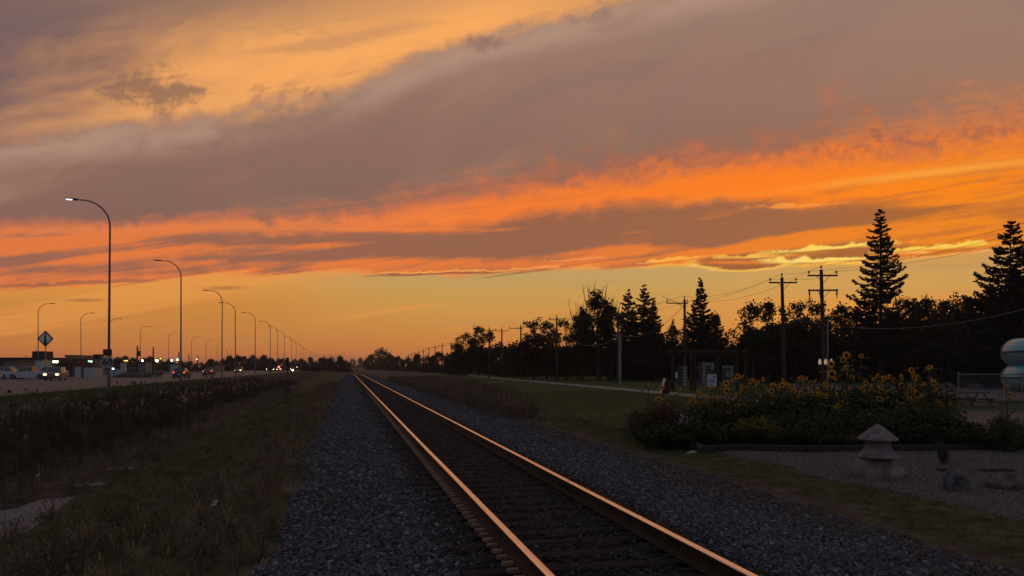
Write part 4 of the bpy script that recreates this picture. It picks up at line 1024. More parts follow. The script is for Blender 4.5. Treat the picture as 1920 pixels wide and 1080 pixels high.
bt(3, 1145, 112, 0.86, 'slimmer bare-topped tree close beside the taller bare-topped one')
bt(3, 1092, 112, 0.84, 'low bare-topped tree right of the plain single-armed pole')
bt(0, 1062, 118, 0.82, 'rounded tree behind the single-armed pole by the path')
bt(1, 1000, 126, 1.0, 'rounded tree at the left end of the park trees near the path')
bt(0, 1025, 130, 0.86, 'dense tree second from the left end of the park trees')
bt(2, 1182, 122, 0.9, 'dark tree filling the foot of the close spruce pair')
bt(0, 1218, 124, 0.82, 'dark tree below the lower leaning spruce')
bt(1, 1262, 118, 0.82, 'tree in the low gap left of the pole by the notice board shelter')
bt(0, 1300, 112, 0.84, 'dark tree at the left foot of the pointed spruce')
bt(2, 1340, 110, 0.92, 'dark tree at the right foot of the pointed spruce')
bt(1, 1378, 128, 0.56, 'low tree in the bright gap right of the pointed spruce')
bt(2, 1412, 92, 0.92, 'lacy tree with sky showing through, left of the single-armed right pole')
bt(2, 1440, 96, 0.98, 'leafy tree touching the left side of the single-armed right pole')
bt(0, 1490, 100, 0.92, 'round tree between the two big poles on the right')
bt(1, 1530, 104, 1.12, 'tree directly behind the double-armed pole')
bt(2, 1575, 98, 0.95, 'tree with open twigs right of the double-armed pole')
bt(0, 1608, 110, 0.9, 'tree at the left foot of the tallest spruce')
bt(1, 1668, 112, 1.0, 'tree hidden low behind the trunk of the tallest spruce')
bt(0, 1700, 106, 0.92, 'rounded tree in the line right of the tallest spruce')
bt(2, 1738, 104, 0.98, 'airy tree next to the small spruce tip in the tree line')
bt(1, 1780, 100, 1.02, 'tree with sky holes left of the half-hidden spruce')
bt(0, 1815, 92, 0.82, 'dark tree at the left foot of the big spruce')
bt(1, 1868, 84, 0.9, 'tree behind the upper tube of the water slide')
bt(0, 1910, 90, 1.0, 'dark tree behind the big spruce at the picture edge')
bt(0, 1960, 80, 1.0, 'dark tree right of the big spruce')
# lower, nearer fill along the lawn's back edge
for i, (px, d, k, sc) in enumerate([(1392, 120, 1, 0.62), (1425, 122, 0, 0.62), (1462, 118, 2, 0.72), (1515, 116, 0, 0.74), (1555, 120, 0, 0.78), (1632, 118, 2, 0.8), (1650, 102, 1, 0.7), (1595, 104, 1, 0.72), (1722, 120, 0, 0.8), (1765, 118, 0, 0.8), (1800, 112, 2, 0.8), (1850, 104, 0, 0.8), (1165, 130, 0, 0.7), (1200, 132, 1, 0.75), (1240, 128, 0, 0.66), (1285, 130, 1, 0.72), (1325, 128, 0, 0.72), (1357, 124, 1, 0.62), (1125, 126, 0, 0.72), (1085, 130, 1, 0.74), (1045, 134, 1, 0.74)]):
    bt(k, px, d, sc * (1.0 if px < 1360 else 1.15), 'dark low tree in the second row behind the park trees', group='second row of park trees')
for i in range(30):
    px = 1365 + i * 19.5 + rnd.uniform(-4, 4); d = rnd.uniform(98, 118)
    bt(4 + i % 2, px, d, rnd.uniform(0.85, 1.2) * (0.62 if px < 1400 else 1.0), 'dark bushy tree closing the foot of the wood behind the flower bed', group='bushy trees at the foot of the wood')
for i in range(22):
    px = 985 + i * 18 + rnd.uniform(-4, 4)
    bt(4 + i % 2, px, rnd.uniform(150, 175), rnd.uniform(0.8, 1.15), 'dark bushy tree far behind the trunks of the park trees', group='bushy trees behind the park lawn')
# groups further down the line, right side
FAR = [(872, 175, 0, 0.86), (897, 172, 0, 0.98), (918, 176, 2, 0.98), (858, 190, 1, 0.7), (945, 160, 2, 0.66), (960, 168, 1, 0.8), (975, 150, 2, 0.62), (838, 230, 2, 0.66), (820, 260, 1, 0.72), (800, 270, 0, 0.66), (782, 300, 1, 0.72), (765, 330, 0, 0.7), (748, 360, 1, 0.72), (735, 380, 0, 0.8), (890, 200, 1, 0.8), (930, 190, 0, 0.8), (847, 250, 0, 0.66), (812, 300, 0, 0.72)]
for i, (px, d, k, sc) in enumerate(FAR):
    if i < 3: lab = ['dark tree left of the twin distant poles by the path', 'largest dark tree of the group behind the twin distant poles', 'tall tree behind the left one of the twin distant poles'][i]; g = 'trees round the twin distant poles'
    else: lab = 'hazy tree in the row running down the line beyond the path'; g = 'far trees along the right of the line'
    bt(k if i < 3 else 4 + i % 2, px, d, sc * (1.0 if i < 3 else 1.45), lab, group=g)
bt(5, 713, 480, 2.2, 'large rounded tree standing over the rails where the line vanishes', group='far trees along the right of the line')
bt(4, 694, 470, 1.4, 'small hazy tree left of the large rounded one at the end of the line', group='far trees along the right of the line')
bt(4, 733, 490, 1.5, 'hazy tree right of the large rounded one at the end of the line', group='far trees along the right of the line')
# far row across the highway
for i in range(62):
    px = 108 + i * 8.8 + rnd.uniform(-5, 5); d = rnd.uniform(300, 430)
    hh = 14 + 5 * math.sin(px * 0.031) + rnd.uniform(-3, 4) + (4 if 480 < px < 620 else 0)
    bt(4 + i % 2, px, d, (hh * d / F + 1.8) / 6.9, 'hazy tree in the low row beyond the highway and its yards', group='trees beyond the highway')
for i, px in enumerate((604, 622, 642, 660, 676)):
    bt(4 + i % 2, px, rnd.uniform(1000, 1300), 2.1 + 0.4 * (i % 2), 'very faint tree on the horizon where the rails vanish', group='faint trees on the horizon')

# ------------------------------------------------------------------ street lamps
def street_lamp(h=13.2, arm=2.05, lit=False):
    root = empty('street_lamp', (0, 0, 0)); m = MB()
    m.box((0, 0, 0.04), (0.42, 0.42, 0.12)); pts = [(0, 0, 0.08), (0, 0, h * 0.5), (0, 0, h - 1.75)]; rs = [0.10, 0.075, 0.06]
    for i in range(1, 11):
        a = i / 10 * math.pi / 2
        pts.append((-arm * 0.82 * (1 - math.cos(a)), 0, h - 1.75 + 1.7 * math.sin(a))); rs.append(0.058 - 0.0016 * i)
    pts.append((-arm, 0, h - 0.02)); rs.append(0.038)
    m.tube(pts, rs, 8); m.build('pole', M['lamp_pole'], root, smoothed=False)
    hd = MB(); hd.box((-arm - 0.12, 0, h - 0.03), (0.34, 0.16, 0.12), taper=0.8); hd.box((-arm - 0.46, 0, h - 0.0), (0.5, 0.27, 0.075), taper=0.8)
    o = hd.build('lamp_head', M['dark'], root, bevel=0.01)
    ln = MB(); ln.box((-arm - 0.46, 0, h - 0.055), (0.4, 0.2, 0.03)); ln.build('lens', M['lamp_white'] if lit else material('unlit_lens', (0.25, 0.25, 0.24), rough=0.2), o)
    bx = MB(); bx.box((0.10, 0, 0.75), (0.04, 0.14, 0.30)); bx.build('hand_hole_cover', M['lamp_pole'], root)
    return root
LG = 'street lamps along the highway'
lamp_lit = street_lamp(lit=True)
def lamp_at(o, px, ytop, first, label, flip=False, height=13.2):
    # top stands 11.45 m over eye level
    d = (height - 0.05 - CAMZ) * F / (HORY - ytop); p = ground_at(px, d)
    rz = TH + (math.pi if flip else 0) + rnd.uniform(-0.08, 0.08)
    p.z = 0.0
    c = place(o, p, rz, label=label, group=LG) if first else dup(o, p, rz, label=label, group=LG)
    c.rotation_euler.x = rnd.uniform(-0.008, 0.008); c.rotation_euler.y = rnd.uniform(-0.009, 0.009)
    return c
tag(lamp_lit, None, 'street lamp')
lamp_at(lamp_lit, 203.5, 378, True, 'nearest street lamp, lit, its pole carrying the white speed sign')
lamp_off = street_lamp(); tag(lamp_off, None, 'street lamp')
near = [(339, 490, 'second street lamp, unlit arched pole standing behind the dark hatchback'), (416, 545, 'third arched street lamp, left one of the close pair past the second lamp'), (441.5, 568, 'fourth arched street lamp, right one of the close pair past the second lamp'),
        (478, 587, 'fifth arched street lamp on the near side of the highway'), (507, 602.5, 'sixth arched street lamp, just left of the signal post'), (520.5, 612, 'seventh arched street lamp, just left of the signal post'), (533.5, 620, 'eighth arched street lamp, standing over the signal post')]
for i, (px, yt, lb) in enumerate(near): lamp_at(lamp_off, px, yt, i == 0, lb)
for px, yt in ((547, 631), (555, 636.5), (563, 643), (569.5, 648.5), (575, 652.5), (580, 656), (585, 658.5), (590, 661.5), (594, 664), (597.5, 666)):
    lamp_at(lamp_off, px, yt, False, 'small distant street lamp in the row receding along the near kerb')
far_l = [(72, 569, 'far-side street lamp rising behind the diamond warning sign'), (152, 587, 'far-side street lamp between the diamond sign and the lit lamp'), (204.5, 597, 'far-side street lamp whose pole hides behind the lit lamp'),
         (263, 612, 'far-side street lamp beside the thin pole with a transformer'), (316, 624, 'far-side street lamp left of the second near lamp'), (359, 631, 'far-side street lamp right of the second near lamp'), (386, 638, 'far-side street lamp over the grey sedan'), (407, 644, 'far-side street lamp left of the third near lamp')]
for px, yt, lb in far_l: lamp_at(lamp_off, px, yt, False, lb, flip=True)
for px, yt in ((426, 650), (433, 655), (445, 657), (470, 664), (481, 667), (490, 669)):
    lamp_at(lamp_off, px, yt, False, 'faint small street lamp in the far row across the highway', flip=True)

def text_mesh(txt, size, mat, parent, loc, name='lettering', depth=0.004, bold=0.0):
    cu = bpy.data.curves.new(name, 'FONT'); cu.body = txt; cu.size = size; cu.extrude = depth; cu.align_x = 'CENTER'; cu.align_y = 'CENTER'; cu.offset = bold; cu.resolution_u = 3
    tmp = bpy.data.objects.new('tmp', cu); col.objects.link(tmp)
    me = bpy.data.meshes.new_from_object(tmp.evaluated_get(bpy.context.evaluated_depsgraph_get())); bpy.data.objects.remove(tmp)
    me.name = name; me.materials.clear(); me.materials.append(mat)
    o = bpy.data.objects.new(name, me); link(o, parent); o.location = loc; o.rotation_euler = (R(90), 0, 0)
    return o
def round_rect(w, h, r, n=4):
    P = []
    for cx, cz, a0 in ((w / 2 - r, h / 2 - r, 0), (-w / 2 + r, h / 2 - r, 90), (-w / 2 + r, -h / 2 + r, 180), (w / 2 - r, -h / 2 + r, 270)):
        for i in range(n + 1):
            a = R(a0 + 90 * i / n); P.append((cx + r * math.cos(a), cz + r * math.sin(a)))
    return P
M['sheetgrey'] = material('dull_sign_white', (0.30, 0.30, 0.31), (0.38, 0.38, 0.39), 4, 0.6)
# speed sign on the lit lamp's pole
lp = lamp_lit.location
sg = empty('speed_sign', (lp.x, lp.y - 0.14, pz(679, lp.y)), 0, 'white speed sign reading 60 on the lit street lamp\'s pole', 'road sign')
MB().prism(round_rect(0.70, 0.78, 0.06), 0, 0.012).build('sign_face', M['sheetgrey'], sg)
text_mesh('60', 0.66, M['black'], sg, (0, -0.004, -0.03), bold=0.015)
MB().prism([(x, z + 0.66) for x, z in round_rect(0.62, 0.46, 0.05)], 0.0, 0.012).build('upper_plate', M['dark'], sg)
bk = MB(); bk.box((0, 0.03, 0.2), (0.5, 0.03, 0.05)); bk.box((0, 0.03, -0.2), (0.5, 0.03, 0.05)); bk.build('bracket', M['steel'], sg)

# diamond warning sign
d = 125; p = ground_at(85, d)
ds = empty('diamond_sign', (p.x, p.y, p.z), 0, 'black-edged diamond warning sign with a dark narrowing wedge on pale panels', 'road sign')
zc = pz(635, d) - p.z; k = 15.5 * d / F
post = MB(); post.tube([(0, 0.1, -0.1), (0, 0.1, zc + 0.3)], 0.07, 8); post.build('post', M['steel'], ds)
MB().prism([(0, zc + k * 1.0), (-k, zc), (0, zc - k), (k, zc)], 0.0, 0.04).build('backing', M['black'], ds)
q = k * 0.80; g = 0.10
for sgn in (-1, 1):
    MB().prism([(sgn * 0.07, zc + q - 0.07), (sgn * q, zc), (sgn * k * 0.20, zc - q + k * 0.20)], -0.02, -0.003).build('pale_panel', M['reflect'], ds)
for z_ in (-0.5, 0.5):
    m = MB(); m.box((0, 0.07, zc + z_), (0.8, 0.04, 0.07)); m.build('bracket', M['steel'], ds)

# signal post with a cabinet beside the ditch
d = 66; p = ground_at(539, d); zt = pz(671, d) - p.z
sp_ = empty('signal_post', (p.x, p.y, p.z), 0, 'slim dark signal post with a cabinet at its foot, left of the line', 'railway signal')
m = MB(); m.tube([(0, 0, -0.2), (0, 0, zt - 0.3)], 0.045, 8); m.build('post', M['dark'], sp_)
m = MB(); m.box((0, 0, zt - 0.22), (0.26, 0.2, 0.46)); m.box((0, -0.13, zt - 0.02), (0.28, 0.14, 0.03)); m.build('signal_head', M['black'], sp_, bevel=0.012)
m = MB(); m.box((0.02, 0, 0.5), (0.42, 0.34, 1.0)); m.box((0.02, 0, 1.02), (0.48, 0.40, 0.05)); m.build('cabinet', material('blue_grey_cabinet', (0.035, 0.045, 0.06), (0.05, 0.06, 0.08), 4, 0.5, 0.2), sp_, bevel=0.01)
# whistle posts beside the line
for px, yt, yb, d, lab in ((632, 688, 706, 130, 'small round-topped marker post left of the vanishing rails'), (637.5, 690, 702, 170, 'tiny marker post just right of the round-topped one')):
    p = ground_at(px, d); h = pz(yt, d) - p.z
    o = empty('marker_post', p, 0, lab, 'marker post')
    MB().tube([(0, 0, -0.1), (0, 0, h)], 0.04, 6).build('post', M['dark'], o)
    MB().prism([(0.22 * math.cos(a) , h - 0.2 + 0.22 * math.sin(a)) for a in np.linspace(0, 6.28, 13)[:-1]], -0.03, 0.0).build('disc', M['dark'], o)

# ------------------------------------------------------------------ vehicles
M['car_dark'] = material('dark_car_paint', (0.03, 0.03, 0.034), rough=0.18, spec=0.7)
M['car_grey'] = material('grey_car_paint', (0.22, 0.22, 0.24), rough=0.2, metal=0.3, spec=0.6)
M['car_tan'] = material('champagne_car_paint', (0.30, 0.25, 0.20), rough=0.25, metal=0.4, spec=0.6)
M['car_white'] = material('white_car_paint', (0.42, 0.43, 0.46), rough=0.35, spec=0.6)
M['rim'] = material('wheel_rim', (0.35, 0.35, 0.37), rough=0.35, metal=0.8)
def car(name, L, Wd, body, cabin, paint, wheels, rw=0.33, lights='front', bed=None):
    """side outlines [(y along, z)]: front at y = -L/2. A lower body with wheel arches, a tapered cabin with glass, lamps, bumpers, mirrors, wheels"""
    root = empty(name, (0, 0, 0))
    n = len(body); vs = []; fs = []
    rows = [(-Wd / 2, 0.90), (-Wd / 2 * 0.985, 0.985), (-Wd / 2 * 0.9, 1.0), (Wd / 2 * 0.9, 1.0), (Wd / 2 * 0.985, 0.985), (Wd / 2, 0.90)]
    for x, kz in rows:
        for y, z in body:
            zz = z if z < 0.5 else 0.5 + (z - 0.5) * kz
            vs.append((x, y * (0.97 if abs(x) > Wd * 0.48 else 1.0), zz))
    R_ = len(rows)
    for i in range(R_ - 1):
        for j in range(n): fs.append((i * n + j, (i + 1) * n + j, (i + 1) * n + (j + 1) % n, i * n + (j + 1) % n))
    fs.append(tuple(range(n))); fs.append(tuple((R_ - 1) * n + j for j in reversed(range(n))))
    MB().add(vs, fs).build('body', paint, root, bevel=0.0)
    # cabin
    def loft(poly, w0, w1, z0, z1, mat, nm, par, push=0.0, shr=0.0):
        vv = []
        for sgn in (-1, 1):
            for y, z in poly:
                q = (z - z0) / (z1 - z0); vv.append((sgn * (w0 + (w1 - w0) * q + push), y, z))
        k = len(poly); ff = [tuple(range(k)), tuple(range(2 * k - 1, k - 1, -1))] + [(i, k + i, k + (i + 1) % k, (i + 1) % k) for i in range(k)]
        return MB().add(vv, ff).build(nm, mat, par)
    z0 = min(z for y, z in cabin); z1 = max(z for y, z in cabin)
    loft(cabin, Wd / 2 * 0.93, Wd / 2 * 0.76, z0, z1, M['glass'], 'window_glass', root)
    top = [(y, z) for y, z in cabin if z > z0 + (z1 - z0) * 0.9]
    ya, yb = min(y for y, z in top), max(y for y, z in top)
    m = MB(); m.box((0, (ya + yb) / 2, z1 + 0.005), (Wd * 0.79, yb - ya + 0.1, 0.05), taper=0.93)
    for sgn in (-1, 1):                                          # pillars
        for (y0_, y1_) in ((cabin[0][0], ya), (0.12 * (ya + yb), 0.12 * (ya + yb)), (cabin[-1][0], yb)):
            m.tube([(sgn * Wd / 2 * 0.935, y0_, z0), (sgn * Wd / 2 * 0.77, y1_, z1)], 0.035, 4)
    m.build('roof', paint, root)
    for sgn in (-1, 1):
        m = MB(); m.box((sgn * (Wd / 2 + 0.08), cabin[0][0] + 0.35, z0 + 0.1), (0.18, 0.1, 0.13)); m.build('mirror', paint, root, bevel=0.01)
    zl = [z for y, z in body if z > 0.5]; zh = min(0.78, max(zl) * 0.78)
    for sgn in (-1, 1):
        m = MB(); m.box((sgn * Wd * 0.36, -L / 2 + 0.03, zh), (0.30, 0.12, 0.17)); m.build('headlight', M['headlight'] if lights == 'front' else M['glass'], root, bevel=0.01)
        m = MB(); m.box((sgn * Wd * 0.41, L / 2 - 0.03, zh + 0.12), (0.2, 0.12, 0.24)); m.build('tail_light', M['tail'] if lights == 'rear' else material('red_lens', (0.2, 0.015, 0.01), rough=0.2), root, bevel=0.01)
    if lights == 'front':
        for sgn in (-1, 1):
            m = MB(); m.box((sgn * Wd * 0.47, -L / 2 + 0.14, zh - 0.02), (0.08, 0.18, 0.14)); m.build('turn_lamp', M['amber'], root)
    m = MB(); m.box((0, -L / 2 - 0.01, 0.42), (Wd * 0.94, 0.12, 0.22)); m.build('front_bumper', M['dark'], root, bevel=0.02)
    m = MB(); m.box((0, L / 2 + 0.01, 0.45), (Wd * 0.94, 0.12, 0.24)); m.build('rear_bumper', M['dark'], root, bevel=0.02)
    m = MB(); m.box((0, -L / 2 - 0.005, zh - 0.03), (Wd * 0.42, 0.05, 0.16)); m.build('grille', M['black'], root)
    m = MB(); m.box((0, L / 2 + 0.06, 0.62), (0.32, 0.02, 0.15)); m.build('licence_plate', M['white'], root)
    for y in wheels:
        for sgn in (-1, 1):
            w_ = MB()
            prof = [(rw * 0.6, -0.11), (rw * 0.96, -0.11), (rw, -0.07), (rw, 0.07), (rw * 0.96, 0.11), (rw * 0.6, 0.11)]
            w_.lathe(prof, n=18)
            o = w_.build('wheel', M['rubber'], root); o.rotation_euler = (0, R(90), 0); o.location = (sgn * (Wd / 2 - 0.1), y, rw)
            rm = MB(); rm.lathe([(0.05, 0.115), (rw * 0.3, 0.10), (rw * 0.62, 0.112), (rw * 0.62, -0.112), (rw * 0.3, -0.10), (0.05, -0.115)], n=12); rm.build('rim', M['rim'], o)
    return root
def arches(L, pts, wheels, r=0.40):
    """outline: top points front to rear, then the sill with wheel arches cut in"""
    P = list(pts)
    for y in sorted(wheels, reverse=True):
        for i in range(0, 9):
            a = math.pi * i / 8; P.append((y + r * math.cos(a), 0.26 + r * math.sin(a) * 1.0))
    return P
suv_b = arches(4.7, [(-2.35, 0.26), (-2.38, 0.55), (-2.3, 0.92), (-1.5, 1.05), (-1.2, 1.08), (2.2, 1.08), (2.33, 0.9), (2.35, 0.26)], (-1.42, 1.38))
suv = car('suv', 4.7, 1.85, suv_b, [(-1.25, 1.06), (-0.55, 1.68), (1.95, 1.70), (2.25, 1.06)], M['car_tan'], (-1.42, 1.38), 0.36, 'front')
tag(suv, 'champagne people carrier driving towards us with its headlights on', 'car')
p = at(104, 97); suv.location = (p.x, p.y, 0.035); suv.rotation_euler = (0, 0, TH + 0.12)
sed_b = arches(4.7, [(-2.35, 0.26), (-2.36, 0.5), (-2.25, 0.78), (-1.1, 0.93), (1.5, 0.97), (2.25, 0.95), (2.35, 0.7), (2.35, 0.26)], (-1.4, 1.42))
hatch = car('hatchback', 4.3, 1.8, arches(4.3, [(-2.1, 0.26), (-2.13, 0.55), (-2.05, 0.85), (-1.1, 1.0), (2.0, 1.02), (2.13, 0.85), (2.15, 0.26)], (-1.3, 1.3)), [(-1.15, 0.98), (-0.35, 1.52), (1.5, 1.54), (2.05, 1.0)], M['car_dark'], (-1.3, 1.3), 0.33, 'rear')
tag(hatch, 'dark hatchback with red tail lights lit, passing behind the second street lamp', 'car')
p = at(341, 114); hatch.location = (p.x, p.y, 0.035); hatch.rotation_euler = (0, 0, TH + math.pi)
sedan = car('sedan', 4.7, 1.8, sed_b, [(-0.9, 0.93), (-0.1, 1.42), (1.0, 1.43), (1.75, 0.95)], M['car_dark'], (-1.4, 1.42), 0.33, 'rear')
tag(sedan, 'dark sedan with one red tail light glowing, next ahead of the hatchback', 'car')
p = at(392.5, 150); sedan.location = (p.x, p.y, 0.035); sedan.rotation_euler = (0, 0, TH + math.pi)
hatch.rotation_euler.z = TH; sedan.rotation_euler.z = TH
for c_ in (hatch, sedan): c_.rotation_euler.z = TH + math.pi
# both drive away: rear towards us
pk_b = arches(5.6, [(-2.8, 0.32), (-2.82, 0.7), (-2.7, 1.05), (-1.4, 1.15), (0.75, 1.2), (2.75, 1.2), (2.8, 0.8), (2.8, 0.32)], (-1.85, 1.75), 0.48)
pick = car('pickup_truck', 5.6, 1.95, pk_b, [(-1.35, 1.14), (-0.75, 1.82), (0.6, 1.84), (0.8, 1.14)], M['car_white'], (-1.85, 1.75), 0.41, None)
tag(pick, 'white pickup truck parked side-on, nearest the oncoming people carrier', 'pickup truck', 'white trucks parked beyond the highway')
p = at(56, 107); place(pick, (p.x, p.y, gz(p.x, p.y)), R(-82))
for px, d_, rz, sc, lab in ((12, 112, R(96), 1.0, 'white pickup truck parked behind the side-on one'), (92, 119, R(-60), 1.0, 'white pickup truck parked at an angle behind the oncoming people carrier'), (-22, 108, R(160), 1.02, 'white pickup truck facing the road at the left edge')):
    p = at(px, d_); o = dup(pick, (p.x, p.y, gz(p.x, p.y)), rz, sc, lab)
# distant traffic
for px, d_, rz, src, lab in ((448, 215, 0, suv, 'small distant car with headlights on behind the third lamp pair'), (517, 300, 0, suv, 'distant car with white headlights left of the signal post'), (504, 330, 0, suv, 'distant car with headlights, leftmost of the far cluster of lights'),
                             (548, 380, 0, suv, 'distant car among the lights right of the signal post'), (592, 430, 0, suv, 'very distant car with headlights near the end of the lamp row')):
    p = at(px, d_); o = dup(src, (p.x, p.y, 0.035), TH, None, lab); o['group'] = 'distant traffic on the highway'

# ------------------------------------------------------------------ yards and shops beyond the highway
M['wall_dark'] = material('dark_siding', (0.035, 0.022, 0.018), (0.06, 0.04, 0.03), 2, 0.8)
M['wall_tan'] = material('tan_siding', (0.16, 0.12, 0.08), (0.22, 0.17, 0.12), 1.5, 0.85)
M['wall_grey'] = material('grey_siding', (0.12, 0.115, 0.115), (0.17, 0.16, 0.16), 1.5, 0.8)
M['wall_pale'] = material('pale_siding', (0.34, 0.34, 0.35), (0.44, 0.44, 0.45), 1.5, 0.7)
def building(name, px0, px1, ytop, d, depth, wall, label, cat='building', roofm=None, win=0, bays=0, flat=True, extra=None, winm=None):
    x0, x1 = (px0 - 960) / F * d, (px1 - 960) / F * d; xm, w = (x0 + x1) / 2, x1 - x0
    g = gz(xm, d); h = pz(ytop, d) - g
    r_ = empty(name, (xm, d, g), 0, label, cat)
    MB().box((0, depth / 2, h / 2 - 0.1), (w, depth, h + 0.2)).build('wall', wall, r_)
    m = MB(); m.box((0, depth / 2, h + 0.08), (w + 0.3, depth + 0.3, 0.18)); m.build('roof', roofm or M['dark'], r_)
    for i in range(win):
        x = -w / 2 + w * (i + 0.5) / win
        f = MB(); f.box((x, -0.03, h * 0.45), (w / win * 0.62, 0.06, h * 0.5)); fo = f.build('window', M['wall_grey'], r_)
        q_ = MB(); q_.box((x, -0.07, h * 0.45), (w / win * 0.52, 0.03, h * 0.42)); q_.build('pane', winm or M['glass'], fo)
    for i in range(bays):
        x = -w / 2 + w * (i + 0.5) / bays
        f = MB(); f.box((x + w / bays * 0.5, -0.12, h * 0.40), (0.28, 0.24, h * 0.8)); f.build('pillar', M['wall_pale'] if i % 2 else M['wall_tan'], r_)
        q_ = MB(); q_.box((x, -0.02, h * 0.38), (w / bays * 0.8, 0.05, h * 0.72)); q_.build('bay_door', M['black'], r_)
    return r_, w, h
b1, w1, h1 = building('workshop', -40, 101, 672, 140, 14, M['wall_dark'], 'long low dark workshop with open bays behind the parked white trucks', bays=9)
m = MB(); m.box((w1 / 2 - 4.6, 4, h1 + 0.75), (2.2, 3, 1.3)); m.build('roof_block', M['wall_dark'], b1)
m = MB(); m.tube([(w1 / 2 - 5.2, 3, h1 + 1.4), (w1 / 2 - 5.2, 3, h1 + 1.9)], 0.06, 5); m.tube([(w1 / 2 - 8.5, 5, h1), (w1 / 2 - 8.5, 5, h1 + 0.7)], 0.06, 5); m.build('vent_pipe', M['dark'], b1)
building('shed', 9, 33, 677, 128, 5, M['wall_grey'], 'grey shed in front of the long dark workshop', win=0)
building('shed', 66, 78, 675, 128, 3, M['wall_pale'], 'narrow pale shed against the dark workshop bays')
building('shop', 122, 146, 667, 190, 10, M['wall_tan'], 'tan box-shaped shop behind the green and yellow yard lights', win=3)
building('container', 105, 135, 681, 132, 4, M['wall_dark'], 'dark container between the people carrier and the pale trailers', 'container')
building('trailer', 140, 151, 686, 118, 3, M['wall_pale'], 'pale small trailer, left one of the two side by side', 'trailer')
building('trailer', 157, 174, 688, 118, 3, M['wall_pale'], 'wider pale trailer, right one of the two side by side', 'trailer')
building('shop', 162, 174, 679, 170, 5, M['wall_tan'], 'small tan kiosk under the green yard light')
o, w_, h_ = building('sign_tower', 177, 186, 666, 135, 1.2, M['wall_grey'], 'tall grey sign tower with a dark cap left of the speed sign', 'sign')
m = MB(); m.box((0, 0.6, h_ - 0.3), (w_ + 0.2, 1.4, 0.75)); m.build('cap', M['wall_dark'], o)
building('wall_block', 205, 226, 691, 132, 1, M['wall_pale'], 'low pale wall left of the white sign pillar', 'wall')
o, w_, h_ = building('sign_pillar', 225.5, 233, 679, 128, 0.8, M['wall_pale'], 'white sign pillar standing right of the speed sign', 'sign')
building('office', 236, 256, 688, 165, 8, M['wall_tan'], 'long low tan office behind the white sign pillar', win=4)
building('shed', 258, 273, 680, 150, 4, M['wall_grey'], 'grey shed behind the transformer pole')
o, w_, h_ = building('billboard', 319, 332, 683, 140, 0.3, M['wall_pale'], 'blank white roadside board left of the second street lamp', 'sign')
building('shop', 386, 404, 686, 260, 8, M['wall_grey'], 'small hazy shop behind the dark sedan', win=2)
building('warehouse', 596, 640, 688, 800, 20, M['wall_grey'], 'distant warehouse under white lights at the end of the highway', win=0)
building('guardrail_wall', 283, 303, 702, 122, 0.4, M['concrete'], 'low pale concrete block by the far verge', 'barrier')
# dirt mound
bm = bmesh.new(); bmesh.ops.create_icosphere(bm, subdivisions=3, radius=1.0)
for v_ in bm.verts: v_.co.x *= 3.6 + 0.5 * math.sin(v_.co.y * 5); v_.co.y *= 2.5; v_.co.z *= 1.15 + 0.1 * math.sin(v_.co.x * 3)
me = bpy.data.meshes.new('dirt_mound'); bm.to_mesh(me); bm.free(); me.materials.append(material('piled_dirt', (0.05, 0.035, 0.028), (0.08, 0.06, 0.05), 2, 0.95, bump=0.5))
o = bpy.data.objects.new('dirt_mound', me); link(o); p = ground_at(250, 124); o.location = (p.x, p.y, p.z - 0.15); tag(o, 'low dark mound of dirt right of the white sign pillar', 'mound')
# thin poles there
def yard_pole(px, ytop, d, label, trans=False, first=None):
    p = ground_at(px, d); h = pz(ytop, d) - p.z
    o = empty('wooden_pole', p, 0, label, 'pole', 'wooden poles beyond the highway')
    MB().tube([(0, 0, -0.1), (0.03 * h * 0.2, 0, h)], [0.17, 0.1], 7).build('pole', M['woodpole'], o)
    if trans:
        m = MB(); m.lathe([(0.05, 0), (0.26, 0.02), (0.26, 0.8), (0.1, 0.88)], (0.34, 0, h - 1.75), 12); m.build('transformer', M['dark'], o)
        m = MB(); m.tube([(0, 0, h - 0.8), (0.5, 0, h - 0.35)], 0.03, 5); m.tube([(0.5, 0, h - 0.35), (0.5, 0, h - 0.1)], 0.04, 5); m.build('bracket', M['dark'], o)
yard_pole(257, 648, 124, 'thin wooden pole carrying a transformer, left of its far-side lamp', True)
yard_pole(287, 651, 124, 'plain thin wooden pole between two far-side lamps')
yard_pole(335, 660, 150, 'short wooden pole just left of the second street lamp')
yard_pole(354, 663, 190, 'short wooden pole right of the second street lamp')
yard_pole(371, 666, 210, 'faint wooden pole left of the dark sedan')
# lights over the yards
def yard_light(px, y, d, mat, label, r=0.32, two=0.0):
    p = ground_at(px, d); h = pz(y, d) - p.z
    o = empty('yard_light', p, 0, label, 'yard light', 'lit yard lights beyond the highway')
    MB().tube([(0, 0.3, -0.1), (0, 0.3, h + 0.15)], 0.07, 6).build('pole', M['dark'], o)
    for k, x in enumerate(((-two, two) if two else (0,))):
        hd = MB(); hd.box((x, 0.12, h + r * 0.9), (r * 2.3, 0.5, 0.14)); ho = hd.build('hood', M['dark'], o)
        b = MB(); b.lathe([(r * 0.3, -r), (r * 0.85, -r * 0.5), (r, 0), (r * 0.85, r * 0.5), (r * 0.4, r * 0.8)], (x, 0, h), 10); b.build('bulb', mat, ho)
yl = M['lamp_warm']; wl = M['lamp_white']; gl = M['lamp_green']
M['lamp_lime'] = lightmat('lamp_glow_lime', (0.85, 1.0, 0.5), 12)
